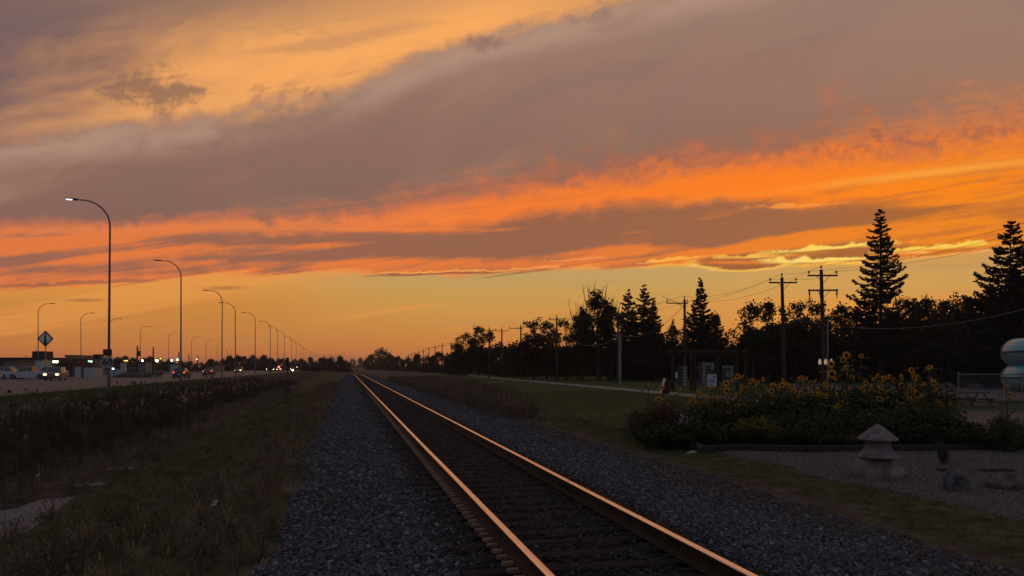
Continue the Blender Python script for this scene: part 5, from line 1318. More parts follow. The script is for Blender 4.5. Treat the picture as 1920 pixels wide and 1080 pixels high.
for px, y, d_, mt, lab, r_, two in (
    (104, 678, 126, M['lamp_lime'], 'twin lime yard lights above the oncoming people carrier', 0.20, 0.24), (118, 676.5, 150, yl, 'small yellow yard light left of the tan shop', 0.20, 0),
    (167, 677, 140, gl, 'green-tinted yard light left of the grey sign tower', 0.20, 0.0), (171, 677.5, 141, wl, 'white yard light touching the green-tinted one', 0.20, 0.0),
    (212, 691, 125, wl, 'bluish white light just right of the speed sign pole', 0.19, 0), (237, 677, 140, yl, 'warm yellow yard light above the white sign pillar', 0.24, 0), (233, 676.5, 150, M['amber'], 'dim amber light left of the warm yellow yard light', 0.2, 0),
    (267, 676, 150, M['lamp_lime'], 'small yellow-green light right of the transformer pole', 0.18, 0), (294, 676, 150, M['lamp_lime'], 'bright yard light right of the plain thin pole', 0.26, 0), (301, 672, 160, yl, 'small yellow light above and right of the bright one', 0.14, 0),
    (322, 675.5, 150, wl, 'white yard light above the blank roadside board', 0.26, 0), (333, 674, 155, M['lamp_lime'], 'small lime light left of the second street lamp', 0.18, 0), (369, 673.5, 220, yl, 'yellow light between the hatchback and the sedan', 0.22, 0),
    (302, 673, 200, wl, 'faint white light behind the small yellow one', 0.12, 0)):
    yard_light(px, y, d_, mt, lab, r_, two)
# traffic signals and lights far down the highway
M['sig_red'] = lightmat('signal_glow_red', (1.0, 0.06, 0.04), 14); M['sig_green'] = lightmat('signal_glow_green', (0.1, 1.0, 0.4), 10)
def signal(px, y, d, mat, label, r=0.35, n=1):
    p = ground_at(px, d); h = pz(y, d) - p.z
    o = empty('distant_signal', p, 0, label, 'traffic signal', 'lit signals far down the highway')
    MB().tube([(0, 0.3, -0.1), (0, 0.3, h + 0.4)], 0.08, 6).build('pole', M['dark'], o)
    hd = MB(); hd.box((0, 0.15, h), (r * 2.4, 0.3, r * 4)); ho = hd.build('signal_head', M['black'], o)
    b = MB(); b.lathe([(r * 0.3, -0.1), (r * 0.85, -0.05), (r, 0), (r * 0.85, 0.05), (r * 0.4, 0.1)], (0, 0, 0), 10); bo = b.build('lens', mat, ho); bo.rotation_euler = (R(90), 0, 0); bo.location = (0, -0.06, h)
for px, y, d_, mt, lab, r_ in ((523, 688, 300, M['sig_red'], 'red signal in the far cluster, left of the signal post', 0.34), (526, 692, 310, M['sig_red'], 'lower red signal in the far cluster, left of the signal post', 0.26),
                           (505, 700, 320, M['sig_green'], 'green signal low beside the farthest left headlights', 0.3), (549, 694, 330, M['lamp_lime'], 'lime light right of the signal post', 0.34), (557, 688.5, 360, yl, 'yellow light second right of the signal post', 0.22), (565, 697, 380, M['amber'], 'amber light third right of the signal post', 0.3),
                           (539.5, 696, 340, M['lamp_lime'], 'small lime light just behind the signal post', 0.24)):
    signal(px, y, d_, mt, lab, r_)
for px, y in ((601, 691), (605, 691), (609, 690.5), (613, 690), (618, 689.5), (622, 689), (628, 689)):
    yard_light(px, y, 560, wl, 'tiny white light in the row before the distant warehouse', 0.3, 0)
# dark road sign board over the highway, on two posts
d = 300; p = ground_at(577, d); z1_, z0_ = pz(686, d) - p.z, pz(693, d) - p.z
o = empty('gantry_sign', p, 0, 'dark rectangular sign board on a gantry among the far lamps', 'road sign')
m = MB(); m.box((0, 0, (z1_ + z0_) / 2), (2.6, 0.2, z1_ - z0_)); m.build('sign_face', M['black'], o)
m = MB(); m.tube([(-1.6, 0.2, -0.2), (-1.6, 0.2, z1_ + 0.4)], 0.12, 6); m.tube([(6.0, 0.2, -0.2), (6.0, 0.2, z1_ + 0.4)], 0.12, 6); m.tube([(-1.6, 0.2, z1_ + 0.3), (6.0, 0.2, z1_ + 0.3)], 0.1, 6); m.build('gantry', M['dark'], o)
# grain elevator on the horizon
d = 1100; p = ground_at(635.5, d); h = pz(671, d) - p.z
o = empty('grain_elevator', p, 0, 'tall narrow grain elevator, hazy on the horizon left of the rails', 'grain elevator')
m = MB(); m.box((0, 0, h * 0.3), (11, 11, h * 0.6)); m.build('body', M['wall_grey'], o)
m = MB(); m.prism([(-5.5, h * 0.6), (5.5, h * 0.6), (2.6, h * 0.72), (-2.6, h * 0.72)], -5, 5); m.build('roof', M['wall_dark'], o)
m = MB(); m.box((0, 0, h * 0.82), (4.4, 4.4, h * 0.22)); m.prism([(-2.2, h * 0.93), (2.2, h * 0.93), (0, h)], -2.2, 2.2); m.build('headhouse', M['wall_grey'], o)

# ------------------------------------------------------------------ utility poles and lines
UG = 'wooden utility poles along the path'
def utility_pole(h=9.4, double=False, single_side=False, tag_=True):
    root = empty('utility_pole', (0, 0, 0))
    MB().tube([(0, 0, -0.2), (0, 0, h * 0.5), (0, 0, h)], [0.17, 0.145, 0.115], 10).build('pole', M['woodpole'], root)
    def arm(z, w, hang=False, off=0.0):
        m = MB(); m.box((off, -0.16, z), (w, 0.09, 0.115)); a = m.build('crossarm', M['woodpole'], root)
        b = MB()
        for sgn in (-1, 1): b.tube([(0, -0.2, z - 0.55), (sgn * 0.55 + off * 0.4, -0.2, z - 0.04)], 0.018, 4)
        b.build('brace', M['dark'], root)
        for x in (-w / 2 + 0.1, 0.0 if hang else w / 2 - 0.1, w / 2 - 0.1) if hang else (-w / 2 + 0.1, w / 2 - 0.1):
            i_ = MB()
            if hang: i_.lathe([(0.02, 0.12), (0.06, 0.1), (0.05, -0.12), (0.07, -0.16), (0.03, -0.45), (0.015, -0.62)], (x + off - (0.25 if x == 0 else 0), -0.16, z - 0.04), 8)
            else: i_.lathe([(0.02, 0), (0.02, 0.10), (0.075, 0.12), (0.05, 0.17), (0.08, 0.2), (0.06, 0.28), (0.02, 0.30)], (x + off, -0.16, z + 0.06), 8)
            i_.build('insulator', M['porcelain'], root)
    arm(h - 0.45, 2.45, off=-0.9 if single_side else 0)
    if double: arm(h - 1.55, 2.45, hang=True)
    i_ = MB(); i_.lathe([(0.02, -0.05), (0.02, 0.10), (0.08, 0.13), (0.05, 0.18), (0.08, 0.22), (0.03, 0.34)], (0, 0, h), 8); i_.build('insulator', M['porcelain'], root)
    return root
poles = []
def stand(o, px, ytop, lab, first=False, rz=TH, T=9.15, lean=0.0):
    d = (T - 0.28 - CAMZ) * F / (HORY - ytop); p = ground_at(px, d)
    sc = (pz(ytop, d) - p.z) / 9.4
    c = place(o, p, rz, (1, 1, sc)) if first else dup(o, p, rz, (1, 1, sc))
    c.rotation_euler.y = lean
    c['label'] = lab; c['category'] = 'utility pole'; c['group'] = UG
    return c, d
ud = utility_pole(double=True); us = utility_pole(); uo = utility_pole(single_side=True)
pA, dA = stand(ud, 1546, 506, 'utility pole with two crossarms, nearest and tallest, left of the tallest spruce', True, lean=-0.03)
pB, dB = stand(us, 1471, 520, 'utility pole with one crossarm, left neighbour of the double-armed pole', True, lean=-0.025)
pC, dC = stand(uo, 1285, 561, 'utility pole with a crossarm on one side only, by the pointed spruce', True, lean=-0.01)
pE, dE = stand(us, 1044, 594, 'single-armed utility pole by the path, left of the bare-topped trees')
pF, dF = stand(uo, 976.5, 611, 'utility pole with a one-sided crossarm, third from the left of the trees')
pG, dG = stand(us, 941, 616, 'right one of the twin distant poles left of the one-sided pole')
pH, dH = stand(us, 917.5, 615.5, 'left one of the twin distant poles')
farp = []
for px, yt in ((846, 642), (829, 645.5), (816, 648.5), (804, 651.5), (794, 655.5), (785.5, 658.5), (778, 661), (772, 663), (766, 665.5)):
    c, d_ = stand(us, px, yt, 'small distant utility pole in the row running down beyond the trees'); farp.append(c)
# dark double-armed pole in front of the trees and the pale square pole before it
d = 96; p = ground_at(1159, d); sc = (pz(586, d) - p.z) / 9.4
c = dup(ud, p, TH, (1.0, 1.0, sc), 'dark double-armed pole lost against the trees behind the pale square pole', UG)
d = 88; p = ground_at(1162.5, d); h = pz(626, d) - p.z
o = empty('square_pole', p, 0, 'pale square service pole with a short side bracket, standing by the path', 'pole')
MB().box((0, 0, h / 2 - 0.1), (0.30, 0.30, h + 0.2)).build('pole', M['steel'], o, bevel=0.02)
m = MB(); m.box((-0.36, 0, h - 0.35), (0.09, 0.09, 0.7)); m.box((-0.2, 0, h - 0.2), (0.4, 0.06, 0.06)); m.build('bracket', M['steel'], o)
sqtop = Vector((p.x, p.y, p.z + h))
def wire(a, b, sag, label, r=0.010, n=20, mat=None, grp='overhead lines between the poles'):
    a = Vector(a); b = Vector(b); pts = []
    for i in range(n + 1):
        q = i / n; pt_ = a.lerp(b, q); pt_.z -= sag * 4 * q * (1 - q); pts.append(pt_)
    o = MB().tube(pts, r, 4).build('overhead_line', mat or M['wire'])
    tag(o, label, 'cable', grp)
def tip(o, x, z, hgt=9.4):
    """a point on a pole's own frame"""
    return o.matrix_basis @ Vector((x, -0.16, z))
bpy.context.view_layer.update()
offR = at(2100, 40); 
for k, (x, z, lab) in enumerate(((-1.12, 9.25, 'left wire'), (0.0, 9.7, 'top wire'), (1.12, 9.25, 'right wire'))):
    wire(tip(pA, x, z), (offR.x + x * 0.9, offR.y, 10.2 + (0.9 if x == 0 else 0.0)), 0.5, f'{lab} of the line rising past the tallest spruce to the right edge', 0.009)
    wire(tip(pB, x, z), tip(pA, x, z), 0.25, f'short {lab} joining the two big poles on the right', 0.009)
    wire(tip(pC, x - 0.5, z), tip(pB, x, z), 0.7, f'{lab} of the sagging line from the one-sided pole by the pointed spruce', 0.010)
    wire(tip(pE, x, z), tip(pC, x - 0.5, z), 0.8, f'{lab} of the line passing before the spruce pair', 0.012)
    wire(tip(pF, x, z), tip(pE, x, z), 0.7, f'{lab} of the line left of the path-side single-armed pole', 0.014)
wire(tip(pE, 0, 8.2), (sqtop.x - 0.2, sqtop.y, sqtop.z - 0.2), 2.0, 'thick drooping cable left of the pale square pole', 0.022, mat=M['steel'])
wire((sqtop.x + 0.1, sqtop.y, sqtop.z - 0.2), tip(pC, 0, 8.9), 1.3, 'thick cable rising right from the pale square pole', 0.022, mat=M['steel'])
wire(tip(pC, 0, 8.6), tip(pC, -2.6, 9.7), 0.0, 'slanting stay above the one-sided pole by the pointed spruce', 0.022, mat=M['steel'])
wire(tip(pB, 0, 6.2), (at(1990, 45).x, 45, pz(560, 45)), 1.35, 'low grey cable sagging across the dark trees to the big spruce', 0.017, mat=M['steel'])
wire(tip(pF, 0, 8.5), tip(pE, 0, 8.2), 1.6, 'drooping cable between the one-sided pole and the path-side pole', 0.02, mat=M['steel'])

# slender pale mast
d = 44; p = ground_at(1552, d); h = pz(602, d) - p.z
o = empty('flag_mast', p, 0, 'slender pale mast without a flag behind the three flame lamps', 'mast')
MB().tube([(0, 0, -0.1), (0, 0, h)], [0.045, 0.036], 10).build('pole', M['steel'], o)
MB().lathe([(0.02, 0), (0.07, 0.03), (0.06, 0.09), (0.01, 0.12)], (0, 0, h), 10).build('cap', M['steel'], o)
# three flame-shaped lamps on a bar
d = 34; p = ground_at(1548, d); zb = pz(697, d) - p.z
o = empty('flame_lamp_stand', p, 0, 'three flame-topped dark lamps in a row on a red-brown bar above the sunflowers', 'lamp stand')
MB().box((0, 0, zb), (0.62, 0.10, 0.07)).build('bar', material('redbrown_paint', (0.22, 0.08, 0.05), (0.3, 0.12, 0.08), 3, 0.6), o)
m = MB(); m.tube([(-0.2, 0.02, -0.1), (-0.2, 0.02, zb)], 0.04, 6); m.tube([(0.2, 0.02, -0.1), (0.2, 0.02, zb)], 0.04, 6); m.build('post', M['timber'], o)
M['flame'] = material('frosted_flame_glass', (0.55, 0.42, 0.30), (0.75, 0.6, 0.45), 6, 0.3, emis=(1.0, 0.62, 0.36), estr=0.28)
for x in (-0.265, 0.0, 0.265):
    c_ = MB(); c_.lathe([(0.075, 0.035), (0.08, 0.06), (0.07, 0.30), (0.078, 0.33)], (x, 0, zb), 12); co = c_.build('lamp_body', M['black'], o)
    f_ = MB(); f_.lathe([(0.05, 0.33), (0.072, 0.38), (0.07, 0.45), (0.045, 0.53), (0.018, 0.585), (0.002, 0.60)], (x, 0, zb), 12); f_.build('flame_glass', M['flame'], co, smoothed=True)

# notice-board shelter: timber frame, panels of small sheets, a white notice
d = 64; p = ground_at(1330, d); S_ = d / F
def zz(y): return pz(y, d) - p.z
def xx(px): return (px - 1330) * S_
o = empty('notice_shelter', p, 0, 'dark timber shelter with notice boards behind the left end of the sunflowers', 'shelter')
for px in (1262, 1296, 1303, 1345, 1382, 1398):
    m = MB(); m.box((xx(px), 0, zz(664) / 2), (0.24, 0.24, zz(664) + 0.1)); m.build('post', M['timber'], o, bevel=0.01)
m = MB(); m.box((xx(1330), 0.0, zz(664) + 0.1), (xx(1400) - xx(1258) + 0.3, 0.3, 0.28)); m.build('beam', M['timber'], o, bevel=0.02)
m = MB(); m.box((xx(1330), 1.6, zz(664) + 0.1), (xx(1400) - xx(1258) + 0.3, 0.3, 0.28)); m.build('beam', M['timber'], o, bevel=0.02)
for i in range(11):
    m = MB(); m.box((xx(1262) + i * (xx(1398) - xx(1262)) / 10, 0.8, zz(664) + 0.30), (0.09, 2.6, 0.14)); m.build('rafter', M['timber'], o)
M['board'] = material('board_backing', (0.02, 0.022, 0.028), (0.03, 0.032, 0.04), 2, 0.7)
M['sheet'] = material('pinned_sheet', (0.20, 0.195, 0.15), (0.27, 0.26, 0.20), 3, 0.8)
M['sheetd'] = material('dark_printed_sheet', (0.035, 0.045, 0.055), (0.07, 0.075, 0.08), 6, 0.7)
for x0, x1, y0, y1, cols in ((1271, 1289, 686, 724, 2), (1309, 1340, 679, 722, 4), (1354, 1376, 685, 718, 3)):
    m = MB(); m.box(((xx(x0) + xx(x1)) / 2, 0.06, (zz(y0) + zz(y1)) / 2), (xx(x1) - xx(x0), 0.06, zz(y0) - zz(y1))); bo = m.build('notice_board', M['board'], o)
    rows = 6; cw = (xx(x1) - xx(x0)) / cols; rh = (zz(y0) - zz(y1)) / rows
    for i in range(cols):
        for j in range(rows):
            pale_pick = (i == cols - 1) or (i == 1 and cols > 2) or (j in (0,) and rnd.random() < 0.7)  # which sheets are the paler ones: some columns, most of the top row
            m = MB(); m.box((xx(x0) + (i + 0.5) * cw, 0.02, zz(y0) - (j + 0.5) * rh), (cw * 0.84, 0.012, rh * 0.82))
            m.build('sheet', M['sheet'] if pale_pick and rnd.random() < 0.88 else M['sheetd'], bo)
m = MB(); m.box((xx(1334), -0.12, zz(713)), (xx(1343) - xx(1325), 0.03, zz(704) - zz(727))); wn = m.build('white_notice', material('white_notice_paper', (0.42, 0.43, 0.50), (0.5, 0.51, 0.58), 2, 0.7), o)
for x_, y_, w_, h_ in ((1331.5, 714, 2.4, 4.0), (1335.8, 715, 2.2, 4.6), (1338.5, 707, 2.6, 4.2), (1333, 721, 6, 1.0)):
    m = MB(); m.box((xx(x_), -0.14, zz(y_)), (w_ * S_, 0.012, h_ * S_)); m.build('printed_mark', M['black'], wn)
m = MB(); m.box((xx(1268), -0.05, zz(703)), (0.15, 0.05, 0.52)); m.build('pale_side_sign', M['white'], o)
# tilted dark board; the sunset's reflection on its edge is coloured in as a strip
d = 56; p = ground_at(1250, d); S_ = d / F
o = empty('tilted_board', p, 0, 'leaning dark board with afterglow painted along its edge, left of the shelter', 'board')
h_ = pz(710, d) - p.z; zb_ = pz(742, d) - p.z
x0, x1 = (1239 - 1250) * S_, (1247 - 1250) * S_
m = MB(); m.add([(x0, 0, zb_), (x0 + 0.55, 0.35, zb_ - 0.1), (x1 + 0.78, 0.35, h_ - 0.28), (x1, 0, h_), (x0, 0.12, zb_), (x0 + 0.55, 0.47, zb_ - 0.1), (x1 + 0.78, 0.47, h_ - 0.28), (x1, 0.12, h_)],
               [(0, 1, 2, 3), (7, 6, 5, 4), (0, 4, 5, 1), (1, 5, 6, 2), (2, 6, 7, 3), (3, 7, 4, 0)]); m.build('panel', M['timber'], o)
m = MB(); m.add([(x0 - 0.12, -0.02, zb_), (x0 + 0.03, -0.03, zb_), (x1 + 0.05, -0.03, h_), (x1 - 0.10, -0.02, h_), (x0 - 0.12, 0.1, zb_), (x0 + 0.03, 0.1, zb_), (x1 + 0.05, 0.1, h_), (x1 - 0.10, 0.1, h_)],
               [(0, 1, 2, 3), (7, 6, 5, 4), (0, 4, 5, 1), (1, 5, 6, 2), (2, 6, 7, 3), (3, 7, 4, 0)]); m.build('afterglow_strip', material('painted_afterglow', (0.85, 0.66, 0.5), rough=0.3, metal=0.7), o)
m = MB(); m.tube([(0.1, 0.5, -0.1), (0.1, 0.4, h_ * 0.6)], 0.05, 6); m.build('leg', M['dark'], o)

# teal water slide: stacked turn of a closed tube
d = 42; M['slide'] = material('teal_fibreglass', (0.08, 0.36, 0.43), (0.11, 0.42, 0.49), 0.8, 0.28, 0, 0.5)
M['slide2'] = material('pale_teal_underside', (0.16, 0.25, 0.28), (0.2, 0.3, 0.33), 0.8, 0.4, 0, 0.5)
ws = empty('water_slide', (0, 0, 0), 0, 'teal tube water slide with two stacked turns at the right edge', 'water slide')
RA = 3.1; cx = (1903 - 960) / F * d + 0.78 + RA; rt = 0.78
def helix(a, lvl=0.0): return Vector((cx + RA * math.cos(a), d + RA * math.sin(a), pz(659, d) - lvl + 0.05 * (a - math.pi)))
for lvl, nm in ((0.0, 0), (pz(659, d) - pz(708, d), 1)):
    for half in (0, 1):
        vs_, fs_ = [], []; NA, NB = 28, 10
        for i in range(NA + 1):
            a = math.pi * (0.35 + 1.3 * i / NA); c_ = helix(a, lvl); rd = Vector((math.cos(a), math.sin(a), 0))
            for j in range(NB + 1):
                b = (0 if half == 0 else math.pi) + math.pi * j / NB
                vs_.append(c_ + rd * math.cos(b) * rt + Vector((0, 0, math.sin(b) * rt)))
            if i:
                for j in range(NB): fs_.append(((i - 1) * (NB + 1) + j, (i - 1) * (NB + 1) + j + 1, i * (NB + 1) + j + 1, i * (NB + 1) + j))
        MB().add(vs_, fs_).build('upper_shell' if half == 0 else 'lower_shell', M['slide'] if half == 0 else M['slide2'], ws, smoothed=True)
    # seam flange and joint rings
    m = MB(); m.tube([helix(math.pi * (0.35 + 1.3 * i / 28), lvl) + Vector((math.cos(math.pi * (0.35 + 1.3 * i / 28)), math.sin(math.pi * (0.35 + 1.3 * i / 28)), 0)) * (rt + 0.02) for i in range(29)], 0.045, 5); m.build('seam', M['dark'], ws)
    for q in (0.45, 0.8, 1.2, 1.55):
        a = math.pi * q; c_ = helix(a, lvl); rd = Vector((math.cos(a), math.sin(a), 0)); pts = []
        for j in range(21):
            b = 2 * math.pi * j / 20; pts.append(c_ + rd * math.cos(b) * (rt + 0.03) + Vector((0, 0, math.sin(b) * (rt + 0.03))))
        m = MB(); m.tube(pts, 0.05, 5); m.build('joint_ring', M['slide2'], ws)
m = MB(); m.tube([(cx, d, -0.4), (cx, d, pz(620, d))], 0.14, 10)
for a in (math.pi * 0.8, math.pi * 1.2):
    for lvl in (0, 1.45):
        m.tube([(cx, d, helix(a, lvl).z - rt), helix(a, lvl) - Vector((0, 0, rt + 0.04))], 0.06, 6)
m.build('support_column', M['steel'], ws)

# chain-link fence by the drive
d0 = 34.0; fe = empty('chain_link_fence', (0, 0, 0), 0, 'see-through chain-link fence with thin posts below the water slide', 'fence')
xa, xb = (1797 - 960) / F * d0, 46.0; g0 = -0.28; ft = pz(702, d0)
x = xa
while x < xb:
    m = MB(); m.tube([(x, d0, g0 - 0.1), (x, d0, ft + 0.05)], 0.03, 6); m.lathe([(0.04, 0), (0.03, 0.05), (0.01, 0.07)], (x, d0, ft + 0.05), 6); m.build('fence_post', M['steel'], fe); x += 2.9
m = MB(); m.tube([(xa, d0, ft), (xb, d0, ft)], 0.022, 5); m.build('top_rail', M['steel'], fe)
m = MB(); m.tube([(xa, d0, g0 + 0.06), (xb, d0, g0 + 0.06)], 0.012, 4); m.build('bottom_wire', M['steel'], fe)
V, Fq = [], []; hgt = ft - g0 - 0.06; x = xa - hgt
while x < xb:
    for sgn in (1, -1):
        a0, a1 = (x, x + hgt) if sgn > 0 else (x + hgt, x); z0_, z1_ = g0 + 0.06, ft
        lo, hi = xa, xb
        P = []
        for q in (0.0, 1.0): P.append((a0 + (a1 - a0) * q, z0_ + (z1_ - z0_) * q))
        # clip to the run
        (ax, az_), (bx, bz) = P
        def cl(ax, az_, bx, bz, lim, keep_gt):
            if (ax < lim) == keep_gt and (bx < lim) == keep_gt: return None
            if (ax < lim) == keep_gt: t_2 = (lim - ax) / (bx - ax); ax, az_ = lim, az_ + (bz - az_) * t_2
            elif (bx < lim) == keep_gt: t_2 = (lim - bx) / (ax - bx); bx, bz = lim, bz + (az_ - bz) * t_2
            return ax, az_, bx, bz
        r_ = cl(ax, az_, bx, bz, lo, True)
        if r_ is None or min(r_[0], r_[2]) > hi: continue
        ax, az_, bx, bz = r_; y_ = d0 + 0.02 + 0.004 * sgn; w = 0.0028; b = len(V)
        V += [(ax, y_, az_ - w), (ax, y_, az_ + w), (bx, y_, bz + w), (bx, y_, bz - w)]; Fq.append((b, b + 1, b + 2, b + 3))
    x += 0.085
np_mesh('wire_mesh', np.array(V), np.array(Fq), M['steel'], fe, kind='stuff')
# a picnic table and a low bin seen through the fence
p = at(1822, 38); o = empty('picnic_table', (p.x, p.y, -0.28), 0.3, 'low dark picnic table seen through the chain-link fence', 'table')
m = MB(); [m.box((0, -0.3 + 0.15 * i, 0.74), (1.7, 0.135, 0.04)) for i in range(5)]; m.build('tabletop', M['timber'], o)
for sgn in (-1, 1):
    m = MB(); m.box((0, sgn * 0.68, 0.44), (1.7, 0.26, 0.04)); m.build('bench', M['timber'], o)
    m = MB(); m.tube([(sgn * 0.6, -0.7, 0), (sgn * 0.6, -0.15, 0.72)], 0.04, 4); m.tube([(sgn * 0.6, 0.7, 0), (sgn * 0.6, 0.15, 0.72)], 0.04, 4); m.box((sgn * 0.6, 0, 0.40), (0.06, 1.5, 0.08)); m.build('leg_frame', M['timber'], o)

# ------------------------------------------------------------------ memorial garden: edging, lantern, boulders
M['edging'] = material('weathered_edging_timber', (0.03, 0.022, 0.020), (0.065, 0.048, 0.043), 3, 0.9, 0, 0.2, 0.4, 18, stretch=(1, 6, 6))
eg = empty('bed_edging', (0, 0, 0), 0, 'low weathered timber edging along the front of the flower bed', 'edging')
ex = [(1318, 851), (1375, 846), (1440, 848), (1510, 850), (1580, 849), (1650, 848), (1720, 848), (1790, 846), (1850, 845), (1925, 845)]
ep = []
for px, py in ex:
    dd = 2.06 * F / (py - HORY); ep.append(at(px, dd, gz(*at(px, dd).xy)))
for a, b in zip(ep[:-1], ep[1:]):
    c_ = (a + b) / 2; L_ = (b - a).length; m = MB(); m.box((0, 0, 0), (L_ - 0.02, 0.16, 0.17)); eo = m.build('edging_timber', M['edging'], eg, bevel=0.012)
    eo.location = (c_.x, c_.y, c_.z + 0.075); eo.rotation_euler = (0, rnd.uniform(-0.01, 0.01), math.atan2(b.y - a.y, b.x - a.x))
M['lantern'] = material('pinkish_grey_granite', (0.085, 0.073, 0.07), (0.23, 0.195, 0.185), 9, 0.85, 0, 0.3, 0.35, 50)
M['boulder'] = material('pink_boulder', (0.045, 0.032, 0.03), (0.15, 0.105, 0.095), 6.0, 0.85, 0, 0.3, 0.6, 9)
M['boulder2'] = material('grey_boulder', (0.03, 0.029, 0.031), (0.13, 0.118, 0.116), 6.0, 0.85, 0, 0.3, 0.6, 9)
def boulder(name, px, yb, w, h, mat, label, seed, tilt=0.0, band=False, depth=0.8):
    dd = 2.05 * F / (yb - HORY); p = at(px, dd); g = gz(p.x, p.y); S = dd / F
    bm = bmesh.new(); bmesh.ops.create_icosphere(bm, subdivisions=4, radius=1.0); rr = random.Random(seed)
    dirs = [(Vector((rr.uniform(-1, 1), rr.uniform(-1, 1), rr.uniform(-0.3, 1))).normalized(), rr.uniform(0.62, 0.85)) for _ in range(9)]
    from mathutils import noise as mn
    for v_ in bm.verts:
        for d_, k in dirs:
            e_ = v_.co.dot(d_) - k
            if e_ > 0: v_.co -= d_ * e_ * 0.8
        v_.co *= 1 + 0.08 * mn.noise(v_.co * 2.3 + Vector((seed, 0, 0))) + 0.03 * mn.noise(v_.co * 7)
        v_.co.z = max(v_.co.z, -0.35)
        v_.co = Vector((v_.co.x * w * S / 2 * 1.12, v_.co.y * w * S / 2 * depth, (v_.co.z + 0.2) * h * S / 1.05))
    me = bpy.data.meshes.new(name); bm.to_mesh(me); bm.free(); me.materials.append(mat)
    me.polygons.foreach_set('use_smooth', [True] * len(me.polygons))
    o = bpy.data.objects.new(name, me); link(o); o.location = (p.x, p.y, g - 0.01); o.rotation_euler = (0, tilt, rr.uniform(-0.3, 0.3)); tag(o, label, 'boulder')
    return o, dd
# the lantern's boulder: pink rock with a dark vertical vein
vm = bpy.data.materials.new('veined_pink_boulder'); vm.use_nodes = True; t = vm.node_tree; b = t.nodes['Principled BSDF']; b.inputs['Roughness'].default_value = 0.85
tcn = t.nodes.new('ShaderNodeTexCoord'); nz = t.nodes.new('ShaderNodeTexNoise'); nz.inputs['Scale'].default_value = 4; nz.inputs['Detail'].default_value = 7; t.links.new(tcn.outputs['Object'], nz.inputs['Vector'])
rp = t.nodes.new('ShaderNodeValToRGB'); rp.color_ramp.elements[0].position = 0.35; rp.color_ramp.elements[0].color = (0.11, 0.074, 0.066, 1); rp.color_ramp.elements[1].position = 0.65; rp.color_ramp.elements[1].color = (0.24, 0.165, 0.145, 1); t.links.new(nz.outputs['Fac'], rp.inputs[0])
sx = t.nodes.new('ShaderNodeSeparateXYZ'); t.links.new(tcn.outputs['Object'], sx.inputs[0])
md_ = t.nodes.new('ShaderNodeMath'); md_.operation = 'MULTIPLY_ADD'; t.links.new(nz.outputs['Fac'], md_.inputs[0]); md_.inputs[1].default_value = 0.25; t.links.new(sx.outputs[0], md_.inputs[2])
r2 = t.nodes.new('ShaderNodeValToRGB'); e = r2.color_ramp.elements; e[0].position = 0.10; e[0].color = (0, 0, 0, 1); e[1].position = 0.33; e[1].color = (0, 0, 0, 1)
for pp_, cc_ in ((0.14, 1), (0.27, 1)):
    k = e.new(pp_); k.color = (cc_, cc_, cc_, 1)
t.links.new(md_.outputs[0], r2.inputs[0])
mxn = t.nodes.new('ShaderNodeMix'); mxn.data_type = 'RGBA'; t.links.new(r2.outputs[0], mxn.inputs[0]); t.links.new(rp.outputs[0], mxn.inputs[6]); mxn.inputs[7].default_value = (0.10, 0.07, 0.063, 1); t.links.new(mxn.outputs[2], b.inputs['Base Color'])
bpn = t.nodes.new('ShaderNodeBump'); bpn.inputs['Strength'].default_value = 0.5; bpn.inputs['Distance'].default_value = 0.04; t.links.new(nz.outputs['Fac'], bpn.inputs['Height']); t.links.new(bpn.outputs[0], b.inputs['Normal'])
lb, ld = boulder('boulder', 1646, 896, 80, 46, vm, 'pinkish boulder with a dark vein, carrying the stone lantern', 22, 0, depth=0.85)
boulder('boulder', 1795, 921, 48, 42, M['boulder2'], 'upright grey boulder right of the lantern', 9, -0.25)
boulder('boulder', 1888, 917, 84, 27, M['boulder'], 'low wide reddish boulder near the right edge', 14)
lo = empty('stone_lantern', (at(1648, ld).x, ld + 0.05, pz(858, ld)), 0, 'stone lantern with two cone-shaped roofs, standing on the veined boulder', 'lantern')
S_ = ld / F
def ln(y): return (858 - y) * S_
m = MB(); m.lathe([(12 * S_, -5 * S_), (17 * S_, -3 * S_), (18 * S_, -0.5 * S_)], (0, 0, 0), 24); m.build('foot', M['dark'], lo)
m = MB(); m.lathe([(35 * S_, ln(858)), (36 * S_, ln(856)), (30 * S_, ln(850)), (25 * S_, ln(843)), (23 * S_, ln(838))], (0, 0, 0), 32); m.build('lower_roof', M['lantern'], lo)
m = MB(); m.lathe([(22.5 * S_, ln(838)), (21.5 * S_, ln(833)), (22.5 * S_, ln(827))], (0, 0, 0), 32); m.build('fire_box', material('lantern_core_stone', (0.13, 0.10, 0.095), (0.2, 0.16, 0.15), 20, 0.9), lo)
m = MB(); m.lathe([(22 * S_, ln(827)), (35 * S_, ln(825)), (35.5 * S_, ln(823)), (24 * S_, ln(812)), (11 * S_, ln(802)), (2.5 * S_, ln(796)), (0.5 * S_, ln(795.5))], (0, 0, 0), 32); m.build('upper_roof', M['lantern'], lo)
for px, py, L_, rz, lab in ((1772, 884, 0.30, 0.05, 'short flat plank end lying on the gravel by the grey boulder'), (1868, 885, 0.62, -0.02, 'thin board lying on the gravel behind the low boulder')):
    dd = 2.04 * F / (py - HORY); p = at(px, dd); m = MB(); m.box((0, 0, 0), (L_, 0.09, 0.035)); o = m.build('board', M['edging'], None, bevel=0.004); o.location = (p.x, p.y, gz(p.x, p.y) + 0.045); o.rotation_euler = (0, 0, rz); tag(o, lab, 'board')
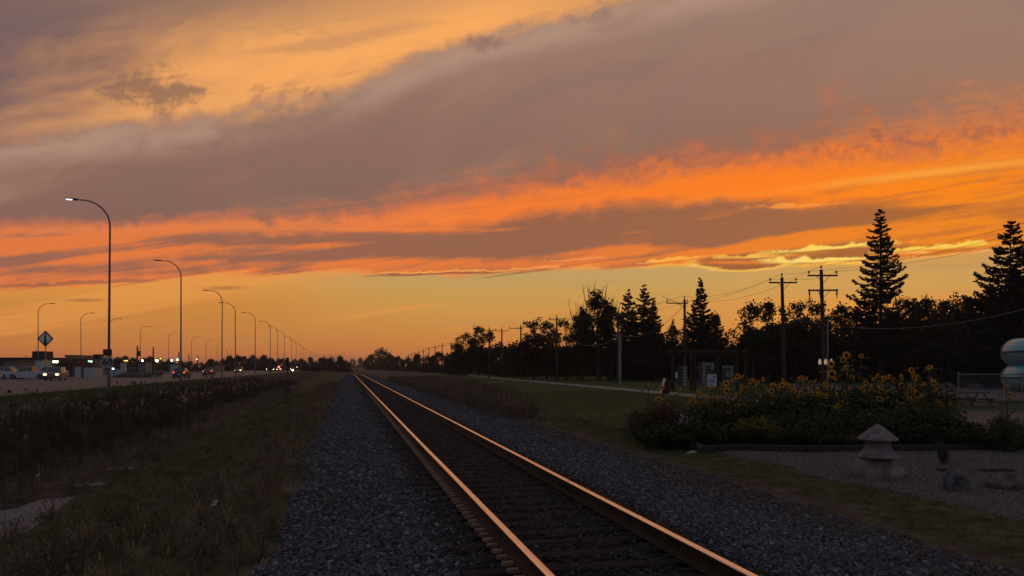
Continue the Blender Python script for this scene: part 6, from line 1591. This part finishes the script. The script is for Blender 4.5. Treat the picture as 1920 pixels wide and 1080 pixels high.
# pale rocks at the corner of the gravel
for i, (px, py, w, h, lab) in enumerate(((1303, 838, 26, 9, 'pale flat rock at the left corner of the gravel, behind the others'), (1318, 842, 16, 8, 'pale small rock at the left corner of the gravel, right one'), (1298, 850, 20, 6, 'pale low rock at the left corner of the gravel, in front'), (1205, 822, 12, 6, 'single pale rock below the reddish bush'))):
    boulder('pale_rock', px, py, w, h, M['concrete'], lab, 40 + i)
for px, py, w, h, lab in ((401, 970, 11, 3.5, 'small white scrap lying in the weeds left of the ballast'), (70, 905, 5, 3, 'tiny white scrap in the dark grass by the reeds')):
    dd = 2.2 * F / (py - HORY); p = at(px, dd); g = gz(p.x, p.y); dd = (CAMZ - g) * F / (py - HORY); p = at(px, dd); g = gz(p.x, p.y); S = dd / F
    m = MB(); m.add([(-w * S / 2, -0.06, 0.02), (w * S / 2, -0.05, 0.03), (w * S / 2 * 0.9, 0.06, 0.07), (0, 0.08, 0.10), (-w * S / 2, 0.05, 0.06), (0, 0, 0.09)], [(0, 1, 5), (1, 2, 5), (2, 3, 5), (3, 4, 5), (4, 0, 5)])
    o = m.build('paper_scrap', M['concrete']); o.location = (p.x, p.y, g + 0.12); tag(o, lab, 'litter')

# ------------------------------------------------------------------ flower bed
M['sf_leaf'] = leafmat('sunflower_leaf', (0.09, 0.105, 0.04), (0.17, 0.18, 0.075), 0.3, 2.0)
M['sf_stem'] = material('sunflower_stem', (0.05, 0.06, 0.025), (0.07, 0.08, 0.035), 3, 0.8)
M['petal'] = material('yellow_petal', (0.70, 0.36, 0.02), (0.85, 0.50, 0.04), 9, 0.7, trans=0.45)
M['disk'] = material('brown_seed_disk', (0.014, 0.008, 0.005), (0.035, 0.02, 0.012), 60, 0.95)
def petal_mesh(seed, R0=0.076):
    rg = random.Random(seed); V, Fc = [], []
    for ring in (0, 1):
        n = 17
        for i in range(n):
            a = 2 * math.pi * (i + 0.5 * ring) / n + rg.uniform(-0.08, 0.08); L = R0 * rg.uniform(0.85, 1.12); c, s = math.cos(a), math.sin(a); b = len(V)
            y1, y2 = -0.012 - 0.006 * ring, rg.uniform(-0.02, 0.02)
            r0 = 0.036; rm = (r0 + L) / 2; w = 0.0125
            V += [(c * r0, y1, s * r0), (c * rm - s * w, y1 * 1.3, s * rm + c * w), (c * L, y2, s * L), (c * rm + s * w, y1 * 1.3, s * rm - c * w)]
            Fc.append((b, b + 1, b + 2, b + 3))
    me = bpy.data.meshes.new('petals'); me.from_pydata(V, [], Fc); me.materials.append(M['petal']); return me
petal_me = [petal_mesh(k) for k in range(4)]
dm = MB(); dm.lathe([(0.001, 0.014), (0.024, 0.012), (0.037, 0.004), (0.038, -0.006), (0.02, -0.014), (0.001, -0.016)], n=12); do = dm.build('seed_disk', M['disk']); disk_me = do.data; bpy.data.objects.remove(do)
def sunflower(seed, h, nh):
    rg = np.random.RandomState(seed); root = empty('sunflower', (0, 0, 0)); m = MB(); heads = []
    top = Vector((rg.normal() * 0.06, rg.normal() * 0.06, h))
    m.tube([(0, 0, -0.05), (top.x * 0.3, top.y * 0.3, h * 0.5), top], [0.022, 0.018, 0.012], 6); heads.append(top)
    for k in range(nh - 1):
        z0 = h * rg.uniform(0.55, 0.85); a = rg.uniform(0, 6.28); e_ = Vector((math.cos(a) * rg.uniform(0.1, 0.32), math.sin(a) * 0.2, z0 + rg.uniform(0.15, 0.4) * min(1, h - z0 + 0.5)))
        m.tube([(top.x * z0 / h, top.y * z0 / h, z0), Vector((e_.x * 0.7, e_.y * 0.7, (z0 + e_.z) / 2)), e_], [0.013, 0.010, 0.008], 5); heads.append(e_)
    m.build('stem', M['sf_stem'], root)
    V, Fc = [], []
    for k in range(int(44 * h / 1.8)):
        z0 = h * rg.uniform(0.12, 1.0) ** 0.8; a = rg.uniform(0, 6.28); L = rg.uniform(0.14, 0.27) * (1.15 - 0.5 * z0 / h); dr = Vector((math.cos(a), math.sin(a), 0)); sd = Vector((-dr.y, dr.x, 0)); tip_ = rg.uniform(-0.5, 0.25)
        c_ = Vector((0, 0, z0)) + dr * rg.uniform(0.03, 0.24); b = len(V); w = L * 0.36
        V += [c_, c_ + dr * L * 0.32 + sd * w + Vector((0, 0, 0.02)), c_ + dr * L * 0.35 + Vector((0, 0, -0.01)), c_ + dr * L * 0.32 - sd * w + Vector((0, 0, 0.02)), c_ + dr * L + Vector((0, 0, tip_ * L))]
        Fc += [(b, b + 1, b + 2), (b, b + 2, b + 3), (b + 2, b + 1, b + 4), (b + 3, b + 2, b + 4)]
    np_mesh('leaves', np.array([tuple(v_) for v_ in V]), np.array(Fc), M['sf_leaf'], root)
    for i, hp in enumerate(heads):
        o_ = bpy.data.objects.new('flower_head', petal_me[rg.randint(4)]); link(o_, root); o_.location = hp; o_.rotation_euler = (rg.uniform(-0.25, 0.3), rg.uniform(0, 6), rg.uniform(-0.75, 0.75))
        sw = rg.uniform() < 0.3
        o_.rotation_euler = Euler((rg.uniform(-0.2, 0.9) if sw else rg.uniform(-0.25, 0.4), 0, rg.choice([-1, 1]) * rg.uniform(0.8, 1.5) if sw else rg.uniform(-0.6, 0.6))); s_ = rg.uniform(0.65, 1.2); o_.scale = (s_, s_, s_)
        k_ = bpy.data.objects.new('seed_disk', disk_me); link(k_, o_); k_.rotation_euler = (R(90), 0, 0); k_.location = (0, -0.012, 0)
    return root
protos = [sunflower(60 + k, hh, nh) for k, (hh, nh) in enumerate(((1.75, 3), (1.55, 4), (1.9, 2), (1.35, 3), (1.7, 5), (1.5, 2)))]
SG = 'sunflowers in the flower bed'; usedp = set()
NH = (3, 4, 2, 3, 5, 2); HH = (1.75, 1.55, 1.9, 1.35, 1.7, 1.5)
def sun_at(px, ytop, d, k=None, lab=None):
    k = rnd.randrange(6) if k is None else k; p = ground_at(px, d); sc = (pz(ytop, d) - p.z) / HH[k]
    f = k not in usedp; usedp.add(k); rz = rnd.uniform(-0.5, 0.5)
    where = ('among the reddish bush at the left end' if px < 1285 else 'before the notice shelter' if px < 1405 else 'behind the yellow-flowered bush' if px < 1500 else 'before the flame lamps' if px < 1575 else 'below the high cluster of heads' if px < 1640 else 'behind the stone lantern' if px < 1690 else 'in the clump beside the lantern' if px < 1790 else 'alone by the right-hand shrub')
    size_ = 'tall' if ytop < 690 else 'medium' if ytop < 715 else 'short'
    row = 'front row' if d < 20.5 else 'middle row' if d < 22.5 else 'back row'
    lab = lab or f'{size_} {NH[k]}-headed sunflower, {row}, {where}'
    c = place(protos[k], p, rz, sc) if f else dup(protos[k], p, rz, sc)
    c['label'] = lab; c['category'] = 'sunflower'; c['group'] = SG
    return c
sun_at(1590, 666, 22.5, 1, 'tallest sunflower stand with a tight cluster of heads above all others'); sun_at(1604, 668, 22.0, 4, 'sunflower leaning right beside the tallest cluster of heads')
sun_at(1732, 688, 21.0, 4, 'tall sunflower at the top of the clump right of the lantern'); sun_at(1744, 690, 21.5, 0, 'sunflower just right of the clump\'s tallest one'); sun_at(1712, 694, 22.0, 1, 'sunflower just left of the clump\'s tallest one')
sun_at(1889, 726, 21.0, 5, 'lone sunflower standing before the lower slide tube')
sun_at(1216, 722, 21.5, 2, 'sunflower farthest left, above the reddish bush'); sun_at(1250, 727, 21.0, 3, 'sunflower before the leaning dark board'); sun_at(1274, 732, 21.5, 2, 'sunflower between the leaning board and the shelter')
def top_y(px):
    return float(np.interp(px, [1290, 1330, 1360, 1410, 1440, 1480, 1530, 1560, 1600, 1640, 1680, 1710, 1750, 1775, 1795], [728, 718, 712, 702, 712, 702, 704, 706, 706, 702, 704, 692, 694, 712, 745]))
for i in range(86):
    px = 1292 + (i + 0.5) * 5.8 + rnd.uniform(-9, 9); d_ = rnd.uniform(19.8, 24.0)
    sun_at(px, top_y(px) + abs(rnd.gauss(0, 1)) * 24 + rnd.uniform(-5, 8) + (20 if d_ < 20.8 else 0), d_)

def shrub(name, h, r, mat, seed, n=3200, size=0.07, up=0.0):
    rg = np.random.RandomState(seed); root = empty(name, (0, 0, 0)); m = MB(); ends = []
    for k in range(14):
        a = rg.uniform(0, 6.28); q = rg.uniform(0.2, 0.9); e_ = Vector((math.cos(a) * r * q, math.sin(a) * r * q, h * rg.uniform(0.5, 0.95))); m.tube([(0.05 * math.cos(a), 0.05 * math.sin(a), -0.03), Vector((e_.x * 0.45, e_.y * 0.45, e_.z * 0.6)), e_], [0.014, 0.009, 0.004], 4); ends.append(np.array(e_))
    m.build('stems', M['bark'], root)['kind'] = 'stuff'
    ends = np.array(ends); idx = rg.randint(0, len(ends), n); q = rg.uniform(0.15, 1.0, (n, 1)) ** 0.6
    C = ends[idx] * q + rg.normal(size=(n, 3)) * np.array([r * 0.24, r * 0.24, h * 0.12]); C[:, 2] = np.abs(C[:, 2])
    D = rg.normal(size=(n, 3)) + np.array([0, 0, up]) if up else None
    V, Fq = quads(C, size, rg, D=D, aspect=1.3); np_mesh('foliage', V, Fq, mat, root)
    return root
M['sh_green'] = leafmat('garden_leaf', (0.032, 0.036, 0.017), (0.09, 0.092, 0.045), 0.25, 3)
M['sh_red'] = leafmat('reddish_leaf', (0.07, 0.032, 0.02), (0.12, 0.06, 0.034), 0.25, 3)
M['sh_yel'] = leafmat('yellow_blossom', (0.06, 0.058, 0.016), (0.34, 0.25, 0.03), 0.3, 5)
M['sh_sil'] = leafmat('silver_plume', (0.34, 0.33, 0.33), (0.6, 0.58, 0.58), 0.4, 6)
sh_g = shrub('garden_shrub', 1.1, 0.75, M['sh_green'], 81); sh_r = shrub('reddish_shrub', 1.15, 0.7, M['sh_red'], 82, 2600); sh_y = shrub('flowering_shrub', 0.95, 0.7, M['sh_yel'], 83, 2600, 0.05); sh_s = shrub('silver_grass', 0.75, 0.35, M['sh_sil'], 84, 420, 0.05, 2.5)
ush = set()
def sh(o, px, ytop, d, label, w=1.0):
    p = ground_at(px, d); sc = (pz(ytop, d) - p.z) / {'garden_shrub': 1.2, 'reddish_shrub': 1.25, 'flowering_shrub': 1.05, 'silver_grass': 0.85}[o.name.split('.')[0]]
    f = o.name not in ush; ush.add(o.name); s3 = (sc * w, sc * w, sc)
    c = place(o, p, rnd.uniform(0, 6), s3) if f else dup(o, p, rnd.uniform(0, 6), s3)
    c['label'] = label; c['category'] = 'shrub'; c['group'] = 'shrubs of the flower bed'; return c
sh(sh_r, 1233, 746, 20.2, 'reddish shrub at the left end of the bed below three sunflowers', 0.85)
sh(sh_r, 1262, 758, 20.8, 'smaller reddish shrub beside the silver plumes', 0.8)
sh(sh_s, 1282, 768, 19.6, 'silver plumed grass between the reddish and green shrubs', 1.0)
sh(sh_s, 1271, 792, 19.2, 'lower silver plume in front of the taller one', 0.8)
sh(sh_g, 1212, 778, 20.0, 'low green shrub at the far left corner of the bed', 0.9)
sh(sh_g, 1290, 778, 19.3, 'dark green shrub before the silver plumes', 0.9)
sh(sh_g, 1318, 750, 20.0, 'green shrub right of the silver plumes', 0.9)
sh(sh_y, 1425, 776, 18.9, 'shrub full of small yellow blossom, the larger one, mid bed', 1.05)
sh(sh_y, 1378, 790, 19.0, 'smaller yellow-blossomed shrub left of the larger one', 0.95)
for px, yt, d_, lab in ((1345, 742, 20.5, 'green shrub left of the small yellow-blossomed one'), (1400, 738, 21.0, 'green shrub behind the two yellow-blossomed shrubs'), (1465, 772, 19.8, 'dark shrub right of the large yellow-blossomed one'), (1505, 765, 19.6, 'dark leafy shrub below the flame lamps'), (1545, 770, 19.4, 'dark leafy shrub left of the lantern roof'),
                        (1585, 765, 19.6, 'dark leafy shrub just left of the lantern'), (1625, 768, 19.2, 'dark shrub directly behind the lantern'), (1665, 762, 19.8, 'dark shrub behind the lantern\'s right side'), (1705, 755, 19.6, 'leafy shrub in the clump right of the lantern, left part'), (1740, 752, 19.8, 'leafy shrub in the clump right of the lantern, middle part'),
                        (1775, 770, 19.6, 'leafy shrub at the right end of the clump'), (1440, 722, 21.8, 'green shrub at the back behind the yellow blossom'), (1520, 722, 22, 'green shrub at the back below the pale mast'), (1570, 720, 22, 'green shrub at the back under the tallest sunflowers'), (1620, 720, 22, 'green shrub at the back behind the lantern'), (1680, 720, 22, 'green shrub at the back right of the lantern'), (1730, 708, 22, 'green shrub at the back of the right clump')):
    sh(sh_g, px, yt, d_, lab, 1.1)
for px, yt, d_, w, lab in ((1885, 772, 17.9, 0.75, 'tall leafy shrub at the right end beyond the edging'), (1905, 790, 18.3, 0.9, 'leafy shrub at the picture edge beside the tall one'), (1768, 826, 15.6, 0.45, 'small sapling growing in the gravel above the grey boulder'), (1815, 812, 19.2, 1.4, 'low spreading shrub right of the sunflower clump'), (1850, 815, 19.4, 1.4, 'low spreading shrub left of the tall leafy one')):
    sh(sh_g, px, yt, d_, lab, w)
dark_p = [weed('bed_weed', M['sh_green'], 0.5, 16, 0.10, 90 + k, 0.3) for k in range(3)]
s_, t_2, x_, y_ = region(5, 16, 15, 27, 22)
kp = (y_ > 18.3 + 0.0 * x_) & (x_ > 3.4 + (y_ - 20) * 0.1) & (x_ < 13.4) & (y_ < 25)
zc_ = ground_st(s_, t_2)
scatter('bed_undergrowth', np.stack([x_, y_, zc_], -1)[kp], RG.uniform(0.6, 1.3, kp.sum()), RG.uniform(0, 6.28, kp.sum()), dark_p, 0.2, 31)

# ------------------------------------------------------------------ evening haze
hz = MB(); hz.box((200, 1550, 14.0), (3600, 3300, 30.0)); hz = hz.build('haze', None or material('tmp', (1, 1, 1)))
hm = bpy.data.materials.new('evening_haze'); hm.use_nodes = True; t = hm.node_tree; t.nodes.clear()
pv = t.nodes.new('ShaderNodeVolumePrincipled'); pv.inputs['Color'].default_value = (0.85, 0.8, 0.75, 1); pv.inputs['Density'].default_value = 0.00022; pv.inputs['Anisotropy'].default_value = 0.3
mo = t.nodes.new('ShaderNodeOutputMaterial'); t.links.new(pv.outputs[0], mo.inputs['Volume'])
hz.data.materials.clear(); hz.data.materials.append(hm); hz['kind'] = 'stuff'

# ------------------------------------------------------------------ labels: tell look-alikes apart by what they stand beside
bpy.context.view_layer.update()
def mark(px, marks):
    return [m for p, m in marks if px >= p][-1]
LEFT = [(-999, 'behind the long workshop'), (110, 'behind the tan shop'), (165, 'behind the grey sign tower'), (210, 'behind the white sign pillar'), (250, 'by the transformer pole'), (290, 'left of the second lamp'), (340, 'behind the hatchback'), (375, 'behind the dark sedan'), (412, 'behind the close lamp pair'), (450, 'left of the fifth lamp'), (480, 'right of the fifth lamp'), (525, 'behind the signal post'), (560, 'behind the farthest lamps'), (610, 'by the grain elevator')]
RIGHT = [(-999, 'left of the rounded far tree'), (730, 'right of the rounded far tree'), (800, 'left of the twin poles'), (905, 'behind the twin poles'), (960, 'by the one-sided pole'), (1020, 'by the path-side pole'), (1085, 'below the bare-topped trees'), (1150, 'behind the square pole'), (1190, 'below the spruce pair'), (1240, 'left of the shelter'), (1290, 'below the pointed spruce'), (1350, 'right of the pointed spruce'), (1400, 'left of the single-armed right pole'), (1475, 'between the two big poles'), (1545, 'left of the tallest spruce'), (1625, 'below the tallest spruce'), (1690, 'right of the tallest spruce'), (1770, 'left of the big right spruce'), (1850, 'behind the water slide')]
ORD = ['leftmost', 'second from left', 'third from left', 'fourth from left', 'fifth from left', 'sixth from left', 'seventh from left', 'eighth from left', 'ninth from left', 'tenth from left', 'eleventh from left', 'twelfth from left', 'thirteenth from left', 'fourteenth from left', 'fifteenth from left', 'sixteenth from left']
def groups_of():
    g = {}
    for o in scene.objects:
        if o.parent is None and o.get('label') and o.get('category'): g.setdefault(o['label'], []).append(o)
    return {k: v for k, v in g.items() if len(v) > 1}
def pxof(o):
    p = o.matrix_world.translation; return 960 + F * p.x / max(p.y, 1)
SHORT = {'hazy tree in the low row beyond the highway and its yards': 'hazy tree beyond the highway', 'dark low tree in the second row behind the park trees': 'dark low tree, second row of the wood',
         'dark bushy tree closing the foot of the wood behind the flower bed': 'dark bushy tree at the wood\'s foot', 'dark bushy tree far behind the trunks of the park trees': 'bushy tree far across the park lawn',
         'hazy tree in the row running down the line beyond the path': 'hazy tree of the far row'}
for lab, os_ in groups_of().items():
    if lab in SHORT:
        for o in os_:
            px = pxof(o); o['label'] = SHORT[lab] + ', ' + mark(px, LEFT if px < 600 else RIGHT)
for lab, os_ in groups_of().items():
    if len(os_) <= len(ORD):
        os_.sort(key=pxof)
        for o, w in zip(os_, ORD):
            if len((lab + ' ' + w).split()) <= 16: o['label'] = lab + ', ' + w
